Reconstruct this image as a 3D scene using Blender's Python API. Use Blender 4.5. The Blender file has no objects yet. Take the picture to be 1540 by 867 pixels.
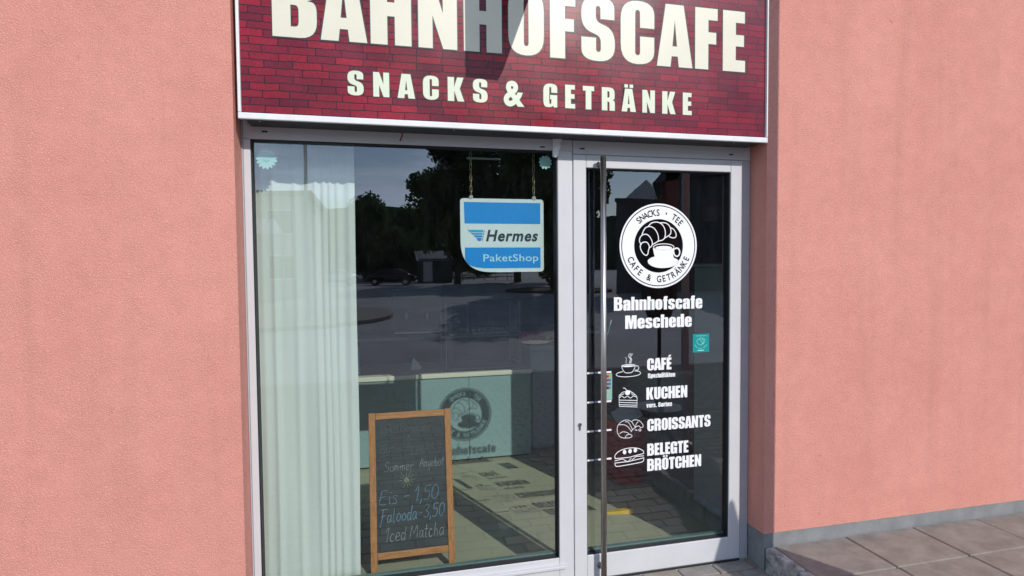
import bpy, bmesh, math, random
from mathutils import Vector, Matrix
R = math.radians
random.seed(7)
scn = bpy.context.scene
COL = scn.collection

# ------------------------------------------------------------------ camera
cam_d = bpy.data.cameras.new('camera'); cam = bpy.data.objects.new('camera', cam_d); COL.objects.link(cam)
yaw, pit, rol = R(13.31), R(-2.32), R(-0.48)
F = Vector((math.sin(yaw)*math.cos(pit), math.cos(yaw)*math.cos(pit), math.sin(pit)))
Rt = Vector((math.cos(yaw), -math.sin(yaw), 0)); Up = Rt.cross(F)
R2 = Rt*math.cos(rol)+Up*math.sin(rol); U2 = Up*math.cos(rol)-Rt*math.sin(rol)
M = Matrix((R2, U2, -F)).transposed().to_4x4(); M.translation = Vector((0, -2.683, 1.589))
cam.matrix_world = M
cam_d.sensor_width = 36; cam_d.lens = 870/1540*36; cam_d.clip_start = .05; cam_d.clip_end = 3000
scn.camera = cam

# ------------------------------------------------------------------ sky, sun, exposure
S = Vector((-.304, .784, -.541)).normalized()
w = bpy.data.worlds.new('World'); scn.world = w; w.use_nodes = True
nt = w.node_tree; nt.nodes.clear()
def nn(t, **k):
    n = nt.nodes.new(t)
    for a, b in k.items(): setattr(n, a, b)
    return n
out = nn('ShaderNodeOutputWorld'); bg = nn('ShaderNodeBackground'); bg.inputs[1].default_value = .15
sky = nn('ShaderNodeTexSky', sky_type='NISHITA', sun_disc=False); sky.dust_density = .35; sky.ozone_density = 2.2; sky.sun_elevation = R(32.8); sky.sun_rotation = math.atan2(.304, -.784)
tc = nn('ShaderNodeTexCoord'); mp = nn('ShaderNodeMapping'); mp.inputs['Scale'].default_value = (1, 1, 6.5); mp.inputs['Location'].default_value = (2.3, .7, 1.4)
no = nn('ShaderNodeTexNoise'); no.inputs['Scale'].default_value = 2.3; no.inputs['Detail'].default_value = 9; no.inputs['Roughness'].default_value = .62
cr = nn('ShaderNodeValToRGB'); cr.color_ramp.elements[0].position = .47; cr.color_ramp.elements[1].position = .74
mx = nn('ShaderNodeMix', data_type='RGBA'); mx.inputs[7].default_value = (11, 12.2, 14.5, 1)
L = nt.links.new
L(tc.outputs['Generated'], mp.inputs[0]); L(mp.outputs[0], no.inputs[0]); L(no.outputs[0], cr.inputs[0])
L(cr.outputs[0], mx.inputs[0]); L(sky.outputs[0], mx.inputs[6]); L(mx.outputs[2], bg.inputs[0]); L(bg.outputs[0], out.inputs[0])
sd = bpy.data.lights.new('sun', 'SUN'); sd.energy = 3.3; sd.angle = R(.33); sd.color = (1, .965, .91)
so = bpy.data.objects.new('sun', sd); COL.objects.link(so); so.rotation_euler = S.to_track_quat('-Z', 'Y').to_euler(); so.location = (2, -6, 7)
scn.view_settings.view_transform = 'Standard'; scn.view_settings.look = 'None'
scn.view_settings.exposure = 0; scn.view_settings.gamma = 1
scn.cycles.max_bounces = 10; scn.cycles.transparent_max_bounces = 24; scn.cycles.glossy_bounces = 5

# ------------------------------------------------------------------ materials
def mat(name, col, rough=.6, metal=0, var=.0, vscale=8, bump=0, bscale=60, bdist=.002, spec=.5, col2=None, detail=5, stretch=None, emit=None):
    m = bpy.data.materials.new(name); m.use_nodes = True; t = m.node_tree; b = t.nodes['Principled BSDF']
    b.inputs['Base Color'].default_value = (*col, 1); b.inputs['Roughness'].default_value = rough
    b.inputs['Metallic'].default_value = metal; b.inputs['Specular IOR Level'].default_value = spec
    c = t.nodes.new('ShaderNodeTexCoord'); src = c.outputs['Object']
    if stretch:
        q = t.nodes.new('ShaderNodeMapping'); q.inputs['Scale'].default_value = stretch; t.links.new(src, q.inputs[0]); src = q.outputs[0]
    if var or col2:
        n = t.nodes.new('ShaderNodeTexNoise'); n.inputs['Scale'].default_value = vscale; n.inputs['Detail'].default_value = detail; n.inputs['Roughness'].default_value = .65
        x = t.nodes.new('ShaderNodeMix'); x.data_type = 'RGBA'
        r_ = t.nodes.new('ShaderNodeMapRange'); r_.inputs[1].default_value = .32; r_.inputs[2].default_value = .68
        x.inputs[6].default_value = (*[max(0, v*(1-var)) for v in col], 1)
        x.inputs[7].default_value = (*(col2 if col2 else [min(1, v*(1+var)) for v in col]), 1)
        t.links.new(src, n.inputs[0]); t.links.new(n.outputs[0], r_.inputs[0]); t.links.new(r_.outputs[0], x.inputs[0]); t.links.new(x.outputs[2], b.inputs['Base Color'])
    if bump:
        n2 = t.nodes.new('ShaderNodeTexNoise'); n2.inputs['Scale'].default_value = bscale; n2.inputs['Detail'].default_value = 4
        u = t.nodes.new('ShaderNodeBump'); u.inputs['Strength'].default_value = bump; u.inputs['Distance'].default_value = bdist
        t.links.new(src, n2.inputs[0]); t.links.new(n2.outputs[0], u.inputs['Height']); t.links.new(u.outputs[0], b.inputs['Normal'])
    return m

def plaster_mat():
    m = bpy.data.materials.new('pink_plaster'); m.use_nodes = True; t = m.node_tree; b = t.nodes['Principled BSDF']; N = t.nodes.new; K = t.links.new
    b.inputs['Roughness'].default_value = .95; b.inputs['Specular IOR Level'].default_value = .15
    g = N('ShaderNodeNewGeometry'); src = g.outputs['Position']
    wn = N('ShaderNodeTexNoise'); wn.inputs['Scale'].default_value = 55; wn.inputs['Detail'].default_value = 3
    add = N('ShaderNodeVectorMath'); add.operation = 'MULTIPLY_ADD'; add.inputs[1].default_value = (.02, .02, .02)
    K(src, wn.inputs[0]); K(wn.outputs['Color'], add.inputs[0]); K(src, add.inputs[2])
    v = N('ShaderNodeTexVoronoi'); v.feature = 'DISTANCE_TO_EDGE'; v.inputs['Scale'].default_value = 125; K(add.outputs[0], v.inputs['Vector'])
    mr = N('ShaderNodeMapRange'); mr.inputs[1].default_value = 0; mr.inputs[2].default_value = .28; K(v.outputs['Distance'], mr.inputs[0])
    n = N('ShaderNodeTexNoise'); n.inputs['Scale'].default_value = 260; n.inputs['Detail'].default_value = 4; K(src, n.inputs[0])
    ad = N('ShaderNodeMath'); ad.operation = 'ADD'; K(mr.outputs[0], ad.inputs[0]); K(n.outputs[0], ad.inputs[1])
    bu = N('ShaderNodeBump'); bu.inputs['Strength'].default_value = .5; bu.inputs['Distance'].default_value = .0028; pn = N('ShaderNodeTexNoise'); pn.inputs['Scale'].default_value = 14; pn.inputs['Detail'].default_value = 5; K(src, pn.inputs[0]); pm_ = N('ShaderNodeMapRange'); pm_.inputs[1].default_value = .3; pm_.inputs[2].default_value = .7; pm_.inputs[3].default_value = .45; pm_.inputs[4].default_value = 1.3; K(pn.outputs[0], pm_.inputs[0]); mm_ = N('ShaderNodeMath'); mm_.operation = 'MULTIPLY'; K(ad.outputs[0], mm_.inputs[0]); K(pm_.outputs[0], mm_.inputs[1]); K(mm_.outputs[0], bu.inputs['Height']); K(bu.outputs[0], b.inputs['Normal'])
    big = N('ShaderNodeTexNoise'); big.inputs['Scale'].default_value = 2.2; big.inputs['Detail'].default_value = 7; big.inputs['Roughness'].default_value = .65; K(src, big.inputs[0])
    x = N('ShaderNodeMix'); x.data_type = 'RGBA'; x.inputs[6].default_value = (.61, .255, .205, 1); x.inputs[7].default_value = (.77, .36, .295, 1)
    K(big.outputs[0], x.inputs[0])
    pit_ = N('ShaderNodeMix'); pit_.data_type = 'RGBA'; pit_.blend_type = 'MULTIPLY'; pit_.inputs[7].default_value = (.62, .52, .48, 1)
    inv = N('ShaderNodeMapRange'); inv.inputs[1].default_value = 0; inv.inputs[2].default_value = .35; inv.inputs[3].default_value = .5; inv.inputs[4].default_value = 0
    K(mr.outputs[0], inv.inputs[0]); K(inv.outputs[0], pit_.inputs[0]); K(x.outputs[2], pit_.inputs[6])
    # sparse dark weather specks
    sp = N('ShaderNodeTexNoise'); sp.inputs['Scale'].default_value = 17; sp.inputs['Detail'].default_value = 8; K(src, sp.inputs[0])
    sr = N('ShaderNodeMapRange'); sr.inputs[1].default_value = .70; sr.inputs[2].default_value = .80; sr.inputs[4].default_value = .5; K(sp.outputs[0], sr.inputs[0])
    s2 = N('ShaderNodeMix'); s2.data_type = 'RGBA'; s2.inputs[7].default_value = (.30, .10, .08, 1)
    K(sr.outputs[0], s2.inputs[0]); K(pit_.outputs[2], s2.inputs[6]); # rain streaks and splashed dirt near the ground
    qm = N('ShaderNodeMapping'); qm.inputs['Scale'].default_value = (9, 9, .5); K(src, qm.inputs[0])
    st = N('ShaderNodeTexNoise'); st.inputs['Scale'].default_value = 1; st.inputs['Detail'].default_value = 6; K(qm.outputs[0], st.inputs[0])
    sm = N('ShaderNodeMapRange'); sm.inputs[1].default_value = .52; sm.inputs[2].default_value = .78; sm.inputs[4].default_value = .2; K(st.outputs[0], sm.inputs[0])
    s4 = N('ShaderNodeMix'); s4.data_type = 'RGBA'; s4.inputs[7].default_value = (.36, .17, .15, 1); K(sm.outputs[0], s4.inputs[0]); K(s2.outputs[2], s4.inputs[6]); K(s4.outputs[2], b.inputs['Base Color'])
    return m

def brick_print_mat():
    m = bpy.data.materials.new('brick_print'); m.use_nodes = True; t = m.node_tree; b = t.nodes['Principled BSDF']; N = t.nodes.new; K = t.links.new
    b.inputs['Roughness'].default_value = .3; b.inputs['Specular IOR Level'].default_value = .35
    g = N('ShaderNodeTexCoord'); sep = N('ShaderNodeSeparateXYZ'); K(g.outputs['Object'], sep.inputs[0])
    cmb = N('ShaderNodeCombineXYZ'); K(sep.outputs[0], cmb.inputs[0]); K(sep.outputs[2], cmb.inputs[1])
    dn = N('ShaderNodeTexNoise'); dn.inputs['Scale'].default_value = 16; dn.inputs['Detail'].default_value = 4; K(cmb.outputs[0], dn.inputs[0])
    ma = N('ShaderNodeVectorMath'); ma.operation = 'MULTIPLY_ADD'; ma.inputs[1].default_value = (.014, .010, 0); K(dn.outputs['Color'], ma.inputs[0]); K(cmb.outputs[0], ma.inputs[2])
    br = N('ShaderNodeTexBrick'); K(ma.outputs[0], br.inputs[0])
    br.inputs['Scale'].default_value = 1; br.inputs['Brick Width'].default_value = .112; br.inputs['Row Height'].default_value = .0305
    br.inputs['Mortar Size'].default_value = .0021; br.inputs['Mortar Smooth'].default_value = .25; br.inputs['Bias'].default_value = -.1
    br.inputs['Color1'].default_value = (.30, .010, .026, 1); br.inputs['Color2'].default_value = (.125, .008, .024, 1); br.inputs['Mortar'].default_value = (.018, .006, .014, 1)
    br.offset = .5; br.squash = .93; br.squash_frequency = 3
    bn = N('ShaderNodeTexNoise'); bn.inputs['Scale'].default_value = 2.6; bn.inputs['Detail'].default_value = 5; K(cmb.outputs[0], bn.inputs[0])
    rr = N('ShaderNodeMapRange'); rr.inputs[1].default_value = .3; rr.inputs[2].default_value = .7; rr.inputs[3].default_value = .55; rr.inputs[4].default_value = 1.25; K(bn.outputs[0], rr.inputs[0])
    fn = N('ShaderNodeTexNoise'); fn.inputs['Scale'].default_value = 95; fn.inputs['Detail'].default_value = 5; K(cmb.outputs[0], fn.inputs[0])
    fr = N('ShaderNodeMapRange'); fr.inputs[1].default_value = .3; fr.inputs[2].default_value = .7; fr.inputs[3].default_value = .78; fr.inputs[4].default_value = 1.2; K(fn.outputs[0], fr.inputs[0])
    m1 = N('ShaderNodeMath'); m1.operation = 'MULTIPLY'; K(rr.outputs[0], m1.inputs[0]); K(fr.outputs[0], m1.inputs[1])
    sc = N('ShaderNodeVectorMath'); sc.operation = 'SCALE'; K(br.outputs[0], sc.inputs[0]); K(m1.outputs[0], sc.inputs[3])
    # the print fades to a greyer violet at its left and right ends
    ab = N('ShaderNodeMath'); ab.operation = 'ADD'; ab.inputs[1].default_value = -.75; K(sep.outputs[0], ab.inputs[0])
    a2 = N('ShaderNodeMath'); a2.operation = 'ABSOLUTE'; K(ab.outputs[0], a2.inputs[0])
    ar = N('ShaderNodeMapRange'); ar.inputs[1].default_value = .65; ar.inputs[2].default_value = 1.3; ar.inputs[4].default_value = .35; K(a2.outputs[0], ar.inputs[0])
    fin = N('ShaderNodeMix'); fin.data_type = 'RGBA'; fin.inputs[7].default_value = (.15, .035, .062, 1); K(ar.outputs[0], fin.inputs[0]); K(sc.outputs[0], fin.inputs[6])
    K(fin.outputs[2], b.inputs['Base Color'])
    # faint wipe marks in the gloss
    sn = N('ShaderNodeTexNoise'); sn.inputs['Scale'].default_value = 5; sn.inputs['Detail'].default_value = 8; K(cmb.outputs[0], sn.inputs[0])
    s3 = N('ShaderNodeMapRange'); s3.inputs[3].default_value = .14; s3.inputs[4].default_value = .38; K(sn.outputs[0], s3.inputs[0]); K(s3.outputs[0], b.inputs['Roughness'])
    return m

def glass_mat(name='window_glass', ior=2.25, tint=(.92, .955, .945)):
    m = bpy.data.materials.new(name); m.use_nodes = True; t = m.node_tree; t.nodes.clear(); N = t.nodes.new; K = t.links.new
    o = N('ShaderNodeOutputMaterial'); x = N('ShaderNodeMixShader'); tr = N('ShaderNodeBsdfTransparent'); gl = N('ShaderNodeBsdfGlossy'); f = N('ShaderNodeFresnel')
    tr.inputs[0].default_value = (*tint, 1); gl.inputs['Roughness'].default_value = 0; gl.inputs['Color'].default_value = (.84, .90, 1, 1); f.inputs[0].default_value = ior
    # panes are never quite flat: the reflection wavers a little
    g = N('ShaderNodeTexCoord'); n = N('ShaderNodeTexNoise'); n.inputs['Scale'].default_value = 2.5; n.inputs['Detail'].default_value = 1
    bu = N('ShaderNodeBump'); bu.inputs['Strength'].default_value = .12; bu.inputs['Distance'].default_value = .004
    K(g.outputs['Object'], n.inputs[0]); K(n.outputs[0], bu.inputs['Height']); K(bu.outputs[0], gl.inputs['Normal'])
    # thin film of dust and streaks
    du = N('ShaderNodeBsdfDiffuse'); du.inputs[0].default_value = (.62, .66, .66, 1)
    dn = N('ShaderNodeTexNoise'); dn.inputs['Scale'].default_value = 7; dn.inputs['Detail'].default_value = 10; dn.inputs['Roughness'].default_value = .75
    q = N('ShaderNodeMapping'); q.inputs['Scale'].default_value = (3, 1, .8); K(g.outputs['Object'], q.inputs[0]); K(q.outputs[0], dn.inputs[0])
    dr = N('ShaderNodeMapRange'); dr.inputs[1].default_value = .4; dr.inputs[2].default_value = .8; dr.inputs[3].default_value = .0005; dr.inputs[4].default_value = .006; K(dn.outputs[0], dr.inputs[0])
    x2 = N('ShaderNodeMixShader'); K(dr.outputs[0], x2.inputs[0]); K(x.outputs[0], x2.inputs[1]); K(du.outputs[0], x2.inputs[2])
    # one mirror-like outer face per pane; leaving the pane adds no second bounce
    gm = N('ShaderNodeNewGeometry'); iv = N('ShaderNodeMath'); iv.operation = 'SUBTRACT'; iv.inputs[0].default_value = 1; K(gm.outputs['Backfacing'], iv.inputs[1])
    mu = N('ShaderNodeMath'); mu.operation = 'MULTIPLY'; K(f.outputs[0], mu.inputs[0]); K(iv.outputs[0], mu.inputs[1])
    K(mu.outputs[0], x.inputs[0]); K(tr.outputs[0], x.inputs[1]); K(gl.outputs[0], x.inputs[2]); K(x2.outputs[0], o.inputs[0])
    return m

def curtain_mat():
    m = bpy.data.materials.new('sheer_curtain'); m.use_nodes = True; t = m.node_tree; t.nodes.clear(); N = t.nodes.new; K = t.links.new
    o = N('ShaderNodeOutputMaterial'); d = N('ShaderNodeBsdfDiffuse'); tl = N('ShaderNodeBsdfTranslucent'); x = N('ShaderNodeMixShader'); x.inputs[0].default_value = .22
    g = N('ShaderNodeTexCoord'); q = N('ShaderNodeMapping'); q.inputs['Scale'].default_value = (400, 400, 6); n = N('ShaderNodeTexNoise'); n.inputs['Detail'].default_value = 2
    r_ = N('ShaderNodeMix'); r_.data_type = 'RGBA'; r_.inputs[6].default_value = (.77, .80, .755, 1); r_.inputs[7].default_value = (.88, .905, .85, 1)
    K(g.outputs['Object'], q.inputs[0]); K(q.outputs[0], n.inputs[0]); K(n.outputs[0], r_.inputs[0]); K(r_.outputs[2], d.inputs[0]); K(r_.outputs[2], tl.inputs[0])
    K(d.outputs[0], x.inputs[1]); K(tl.outputs[0], x.inputs[2]); K(x.outputs[0], o.inputs[0])
    return m

def leaf_mat(name, a, b_):
    m = mat(name, a, .55, var=.25, col2=b_, vscale=1.3); t = m.node_tree; b = t.nodes['Principled BSDF']; b.inputs['Specular IOR Level'].default_value = .25
    tl = t.nodes.new('ShaderNodeBsdfTranslucent'); tl.inputs[0].default_value = (b_[0]*1.6, b_[1]*1.7, b_[2]*.9, 1)
    x = t.nodes.new('ShaderNodeMixShader'); x.inputs[0].default_value = .25; o = t.nodes['Material Output']
    t.links.new(b.outputs[0], x.inputs[1]); t.links.new(tl.outputs[0], x.inputs[2]); t.links.new(x.outputs[0], o.inputs[0])
    return m

PINK = plaster_mat(); BRICK = brick_print_mat(); GLASS = glass_mat(); CURTAIN = curtain_mat()
FRAME = mat('light_grey_paint', (.585, .58, .595), .38, var=.035, vscale=5, bump=.05, bscale=300, bdist=.0005)
FRAME2 = mat('grey_aluminium', (.42, .425, .45), .42, var=.06, vscale=9)
WHITE = mat('white_frame', (.80, .80, .79), .4, var=.04, vscale=7)
LIP = mat('sign_frame_paint', (.74, .74, .73), .38, var=.06, vscale=12)
BLACK = mat('black_rubber', (.012, .012, .013), .6)
VINYL = mat('white_vinyl', (.84, .84, .86), .45, var=.02, vscale=30)
CREAM = mat('cream_print', (.70, .67, .535), .35, var=.03, vscale=6)
MINTP = mat('pale_mint_print', (.68, .715, .555), .35, var=.03, vscale=6)
DKGREEN = mat('dark_green_print', (.012, .035, .03), .35)
STEEL = mat('brushed_steel', (.50, .47, .46), .34, metal=1, var=.08, vscale=3, stretch=(60, 60, 2))
BRASS = mat('brass_chain', (.62, .50, .27), .4, metal=.8, var=.15, vscale=60)
BLUE = mat('bright_blue_print', (.0, .27, .72), .45)
LBLUE = mat('light_blue_print', (.03, .42, .72), .45)
BOARDW = mat('white_board', (.73, .80, .78), .5, var=.02, vscale=6)
NAVY = mat('dark_slate_print', (.012, .035, .055), .45)
WOOD = mat('oiled_pine', (.46, .19, .055), .5, var=.35, vscale=9, bump=.15, bscale=40, stretch=(18, 18, 1.5))
WOODH = mat('oiled_pine_rail', (.46, .19, .055), .5, var=.35, vscale=9, bump=.15, bscale=40, stretch=(1.5, 18, 18))
SLATE = mat('chalkboard_black', (.028, .036, .036), .6, var=.35, vscale=5, detail=8)
def chalk(name, c):
    m = mat(name, c, .95, var=.35, vscale=260); t = m.node_tree
    n = t.nodes.new('ShaderNodeTexNoise'); n.inputs['Scale'].default_value = 420; n.inputs['Detail'].default_value = 2   # chalk skips over the board's grain
    g = t.nodes.new('ShaderNodeTexCoord'); q = t.nodes.new('ShaderNodeMapRange'); q.inputs[1].default_value = .38; q.inputs[2].default_value = .52; q.inputs[3].default_value = .25
    t.links.new(g.outputs['Object'], n.inputs[0]); t.links.new(n.outputs[0], q.inputs[0]); t.links.new(q.outputs[0], t.nodes['Principled BSDF'].inputs['Alpha']); return m
CHW, CHB, CHY, CHF = chalk('white_chalk', (.34, .38, .37)), chalk('blue_chalk', (.20, .35, .49)), chalk('yellow_chalk', (.30, .31, .20)), chalk('faded_chalk', (.12, .14, .14))
TEAL = mat('pale_teal_laminate', (.25, .375, .38), .5, var=.03, vscale=4)
TOPM = mat('cream_counter_top', (.70, .70, .56), .4, var=.03)
FLOOR = mat('olive_vinyl_floor', (.44, .43, .30), .5, var=.06, vscale=3, bump=.04, bscale=200)
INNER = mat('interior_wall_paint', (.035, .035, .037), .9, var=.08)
DARK = mat('dark_plastic', (.02, .02, .022), .45, var=.2)
GREYM = mat('grey_cabinet', (.30, .34, .36), .5, var=.05)
REDM = mat('red_plastic', (.42, .02, .03), .45, var=.08)
YEL = mat('yellow_plastic', (.75, .45, .04), .5)
CONC = mat('grey_plinth', (.22, .225, .23), .85, var=.22, vscale=7, bump=.4, bscale=90, detail=9)
STEP = mat('worn_concrete', (.23, .205, .18), .9, var=.22, vscale=9, bump=.5, bscale=80, detail=9)
KERBW = mat('flaking_white_paint', (.10, .095, .09), .9, col2=(.55, .54, .52), vscale=22, bump=.5, bscale=70, detail=9)
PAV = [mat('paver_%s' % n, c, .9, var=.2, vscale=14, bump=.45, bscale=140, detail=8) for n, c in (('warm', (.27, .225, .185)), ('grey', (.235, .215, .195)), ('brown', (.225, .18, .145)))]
BEAD = mat('green_glass_edge', (.13, .22, .20), .3)
SAND = mat('joint_sand', (.07, .06, .05), 1, var=.3, vscale=40)
ASPH = mat('asphalt', (.33, .32, .315), .85, spec=.25, var=.2, vscale=.6, bump=.3, bscale=60, detail=10)
TEALST = mat('teal_sticker', (.0, .27, .27), .45)
MINTS = mat('mint_sticker', (.42, .66, .62), .5, var=.05)

# ------------------------------------------------------------------ helpers
def link(name, me, m=None, parent=None):
    o = bpy.data.objects.new(name, me); COL.objects.link(o)
    if m is not None and me is not None:
        for k in (m if isinstance(m, (list, tuple)) else [m]): me.materials.append(k)
    if parent: o.parent = parent
    return o
def thing(name, label, cat, loc=(0, 0, 0), group=None, kind=None):
    o = link(name, None); o.location = loc; o['label'] = label; o['category'] = cat
    if group: o['group'] = group
    if kind: o['kind'] = kind
    bpy.context.view_layer.update() if False else None
    return o
def tag(o, label, cat, group=None):
    o['label'] = label; o['category'] = cat
    if group: o['group'] = group
    return o
def structure(o, label=None):
    o['kind'] = 'structure'
    if label: o['label'] = label
    return o
class MB:
    """collects shapes given in world metres; build() makes one mesh whose origin is the parent's"""
    def __init__(s): s.bm = bmesh.new()
    def box(s, x0, x1, y0, y1, z0, z1, bev=0, mi=0, seg=1):
        r = bmesh.ops.create_cube(s.bm, size=1)
        for v in r['verts']: v.co = Vector(((x0+x1)/2+v.co.x*(x1-x0), (y0+y1)/2+v.co.y*(y1-y0), (z0+z1)/2+v.co.z*(z1-z0)))
        fs = {f for v in r['verts'] for f in v.link_faces}
        for f in fs: f.material_index = mi
        if bev:
            es = {e for v in r['verts'] for e in v.link_edges}
            bmesh.ops.bevel(s.bm, geom=list(es), offset=bev, segments=seg, affect='EDGES', profile=.5)
        return s
    def cyl(s, p0, p1, r0, r1=None, n=20, cap=True):
        p0, p1 = Vector(p0), Vector(p1); r1 = r0 if r1 is None else r1; d = p1-p0
        mm = Matrix.Translation((p0+p1)/2) @ d.to_track_quat('Z', 'Y').to_matrix().to_4x4()
        bmesh.ops.create_cone(s.bm, cap_ends=cap, segments=n, radius1=r0, radius2=r1, depth=d.length, matrix=mm); return s
    def prism(s, pts, y0, y1):
        """outline in x,z given a depth from y0 to y1"""
        a = [s.bm.verts.new((x, y0, z)) for x, z in pts]; b = [s.bm.verts.new((x, y1, z)) for x, z in pts]; n = len(pts)
        s.bm.faces.new(a); s.bm.faces.new(b[::-1])
        for i in range(n): s.bm.faces.new((a[i], b[i], b[(i+1) % n], a[(i+1) % n]))
        return s
    def lathe(s, c, prof, n=24):
        rings = [[s.bm.verts.new((c[0]+r*math.cos(2*math.pi*k/n), c[1]+r*math.sin(2*math.pi*k/n), c[2]+z)) for k in range(n)] for r, z in prof]
        for a, b in zip(rings, rings[1:]):
            for k in range(n): s.bm.faces.new((a[k], a[(k+1) % n], b[(k+1) % n], b[k]))
        return s
    def build(s, name, m=None, parent=None, smooth=False):
        bmesh.ops.recalc_face_normals(s.bm, faces=s.bm.faces)
        me = bpy.data.meshes.new(name); s.bm.to_mesh(me); s.bm.free()
        if parent: me.transform(Matrix.Translation(-parent_loc(parent)))
        if smooth:
            for p in me.polygons: p.use_smooth = True
        return link(name, me, m, parent)
def parent_loc(p):
    v = Vector(p.location)
    while p.parent: p = p.parent; v += Vector(p.location)
    return v
def fillet(pts, seg=6):
    out = []; n = len(pts)
    for i, p in enumerate(pts):
        r = p[2] if len(p) > 2 else 0; P = Vector(p[:2])
        if r <= 0: out.append((P.x, P.y)); continue
        A = Vector(pts[i-1][:2])-P; B = Vector(pts[(i+1) % n][:2])-P
        la = min(r, A.length*.499); lb = min(r, B.length*.499); a = P+A.normalized()*la; b = P+B.normalized()*lb
        for k in range(seg+1):
            t = k/seg; q = a*(1-t)**2+P*2*t*(1-t)+b*t*t
            # pull the quadratic towards a circular arc
            out.append((q.x, q.y))
    return out
def fill_mesh(contours, thick=.0005, off=0):
    """2D outlines (holes by even-odd) -> mesh in the x,z plane, front towards -y"""
    c = bpy.data.curves.new('tmp', 'CURVE'); c.dimensions = '2D'; c.fill_mode = 'BOTH'; c.extrude = thick/2; c.offset = off
    for pts in contours:
        s = c.splines.new('POLY'); s.points.add(len(pts)-1); s.use_cyclic_u = True
        for q, (x, y) in zip(s.points, pts): q.co = (x, y, 0, 1)
    o = bpy.data.objects.new('tmp', c); me = bpy.data.meshes.new_from_object(o)
    bpy.data.objects.remove(o); bpy.data.curves.remove(c)
    me.transform(Matrix(((1, 0, 0, 0), (0, 0, -1, 0), (0, 1, 0, 0), (0, 0, 0, 1)))); return me
def flat(name, contours, y, m, parent, thick=.0006, off=0, T=None):
    me = fill_mesh(contours, thick, off)
    if T is not None: me.transform(T)
    me.transform(Matrix.Translation(Vector((0, y, 0))-parent_loc(parent)))
    return link(name, me, m, parent)
def ribbons(lines, wd, h=.0004, seed=1):
    """flattened strokes in x,z (front towards -y) as one mesh"""
    rr = random.Random(seed); bm = bmesh.new()
    for ln in lines:
        wl = wd
        if isinstance(ln, tuple): ln, wl = ln
        P = [Vector(p) for p in ln]
        P = [p for i, p in enumerate(P) if i == 0 or (p-P[i-1]).length > 1e-6]
        if len(P) < 2: continue
        closed = (P[0]-P[-1]).length < 1e-5
        d0, d1 = (P[1]-P[0]).normalized(), (P[-1]-P[-2]).normalized()
        Q = [(p, wl/2) for p in P]
        if not closed: Q = [(P[0]-d0*wl*.45, wl*.2)]+[(P[0]-d0*wl*.2, wl*.43)]+Q+[(P[-1]+d1*wl*.2, wl*.43)]+[(P[-1]+d1*wl*.45, wl*.2)]
        hh = h*(1+rr.random()*.6); prev = None
        for i, (p, r) in enumerate(Q):
            if closed and i in (0, len(Q)-1): t = ((P[1]-P[0]).normalized()+(P[-1]-P[-2]).normalized())
            else: t = (Q[min(i+1, len(Q)-1)][0]-Q[max(i-1, 0)][0])
            t = t.normalized() if t.length else Vector((1, 0)); n = Vector((-t.y, t.x))
            cs = [p+n*r, p+n*r*.7, p-n*r*.7, p-n*r]; ys = [0, -hh, -hh, 0]
            vs = [bm.verts.new((c.x, y_, c.y)) for c, y_ in zip(cs, ys)]
            if prev:
                for k in range(3): bm.faces.new((prev[k], prev[k+1], vs[k+1], vs[k]))
            prev = vs
    bmesh.ops.recalc_face_normals(bm, faces=bm.faces)
    me = bpy.data.meshes.new('ribbon'); bm.to_mesh(me); bm.free(); return me
def smooth_line(pts, k=5, closed=False):
    if len(pts) < 3: return [tuple(p) for p in pts]
    P = [Vector(p) for p in pts]; n = len(P); o = []
    rng = range(n) if closed else range(n-1)
    for i in rng:
        a, b, c, d = (P[(i-1) % n], P[i], P[(i+1) % n], P[(i+2) % n]) if closed else (P[max(i-1, 0)], P[i], P[i+1], P[min(i+2, n-1)])
        for j in range(k):
            t = j/k; o.append(tuple(.5*((2*b)+(c-a)*t+(2*a-5*b+4*c-d)*t*t+(3*b-a-3*c+d)*t**3)))
    o.append(tuple(P[0] if closed else P[-1])); return o
def ell(cx, cy, rx, ry, a0=0, a1=360, n=28): return [(cx+rx*math.cos(R(a0+(a1-a0)*k/n)), cy+ry*math.sin(R(a0+(a1-a0)*k/n))) for k in range(n+1)]

# ------------------------------------------------------------------ heavy condensed alphabet (outlines with corner radii)
G = {}
G['A'] = (.66, [[(0, 0), (.16, 1), (.49, 1), (.66, 0), (.405, 0), (.385, .17), (.27, .17), (.25, 0)], [(.285, .33), (.328, .76), (.37, .33)]])
G['B'] = (.61, [[(0, 0), (0, 1), (.58, 1, .24), (.58, .55, .12), (.48, .52), (.61, .49, .13), (.61, 0, .24)], [(.25, .61), (.25, .84), (.35, .84, .07), (.35, .61, .07)], [(.25, .15), (.25, .45), (.36, .45, .08), (.36, .15, .08)]])
G['C'] = (.60, [[(0, 0, .3), (0, 1, .3), (.6, 1, .3), (.6, .58), (.345, .58), (.345, .86, .06), (.255, .86, .06), (.255, .14, .06), (.345, .14, .06), (.345, .44), (.6, .44), (.6, 0, .3)]])
G['E'] = (.435, [[(0, 0), (0, 1), (.425, 1), (.425, .81), (.25, .81), (.25, .61), (.41, .61), (.41, .42), (.25, .42), (.25, .19), (.435, .19), (.435, 0)]])
G['F'] = (.425, [[(0, 0), (0, 1), (.425, 1), (.425, .81), (.25, .81), (.25, .61), (.40, .61), (.40, .42), (.25, .42), (.25, 0)]])
G['G'] = (.60, [[(0, 0, .3), (0, 1, .3), (.6, 1, .3), (.6, .62), (.345, .62), (.345, .86, .06), (.255, .86, .06), (.255, .14, .06), (.345, .14, .06), (.345, .34), (.29, .34), (.29, .52), (.6, .52), (.6, 0), (.45, 0), (.43, .07), (.32, 0, .08)]])
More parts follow.
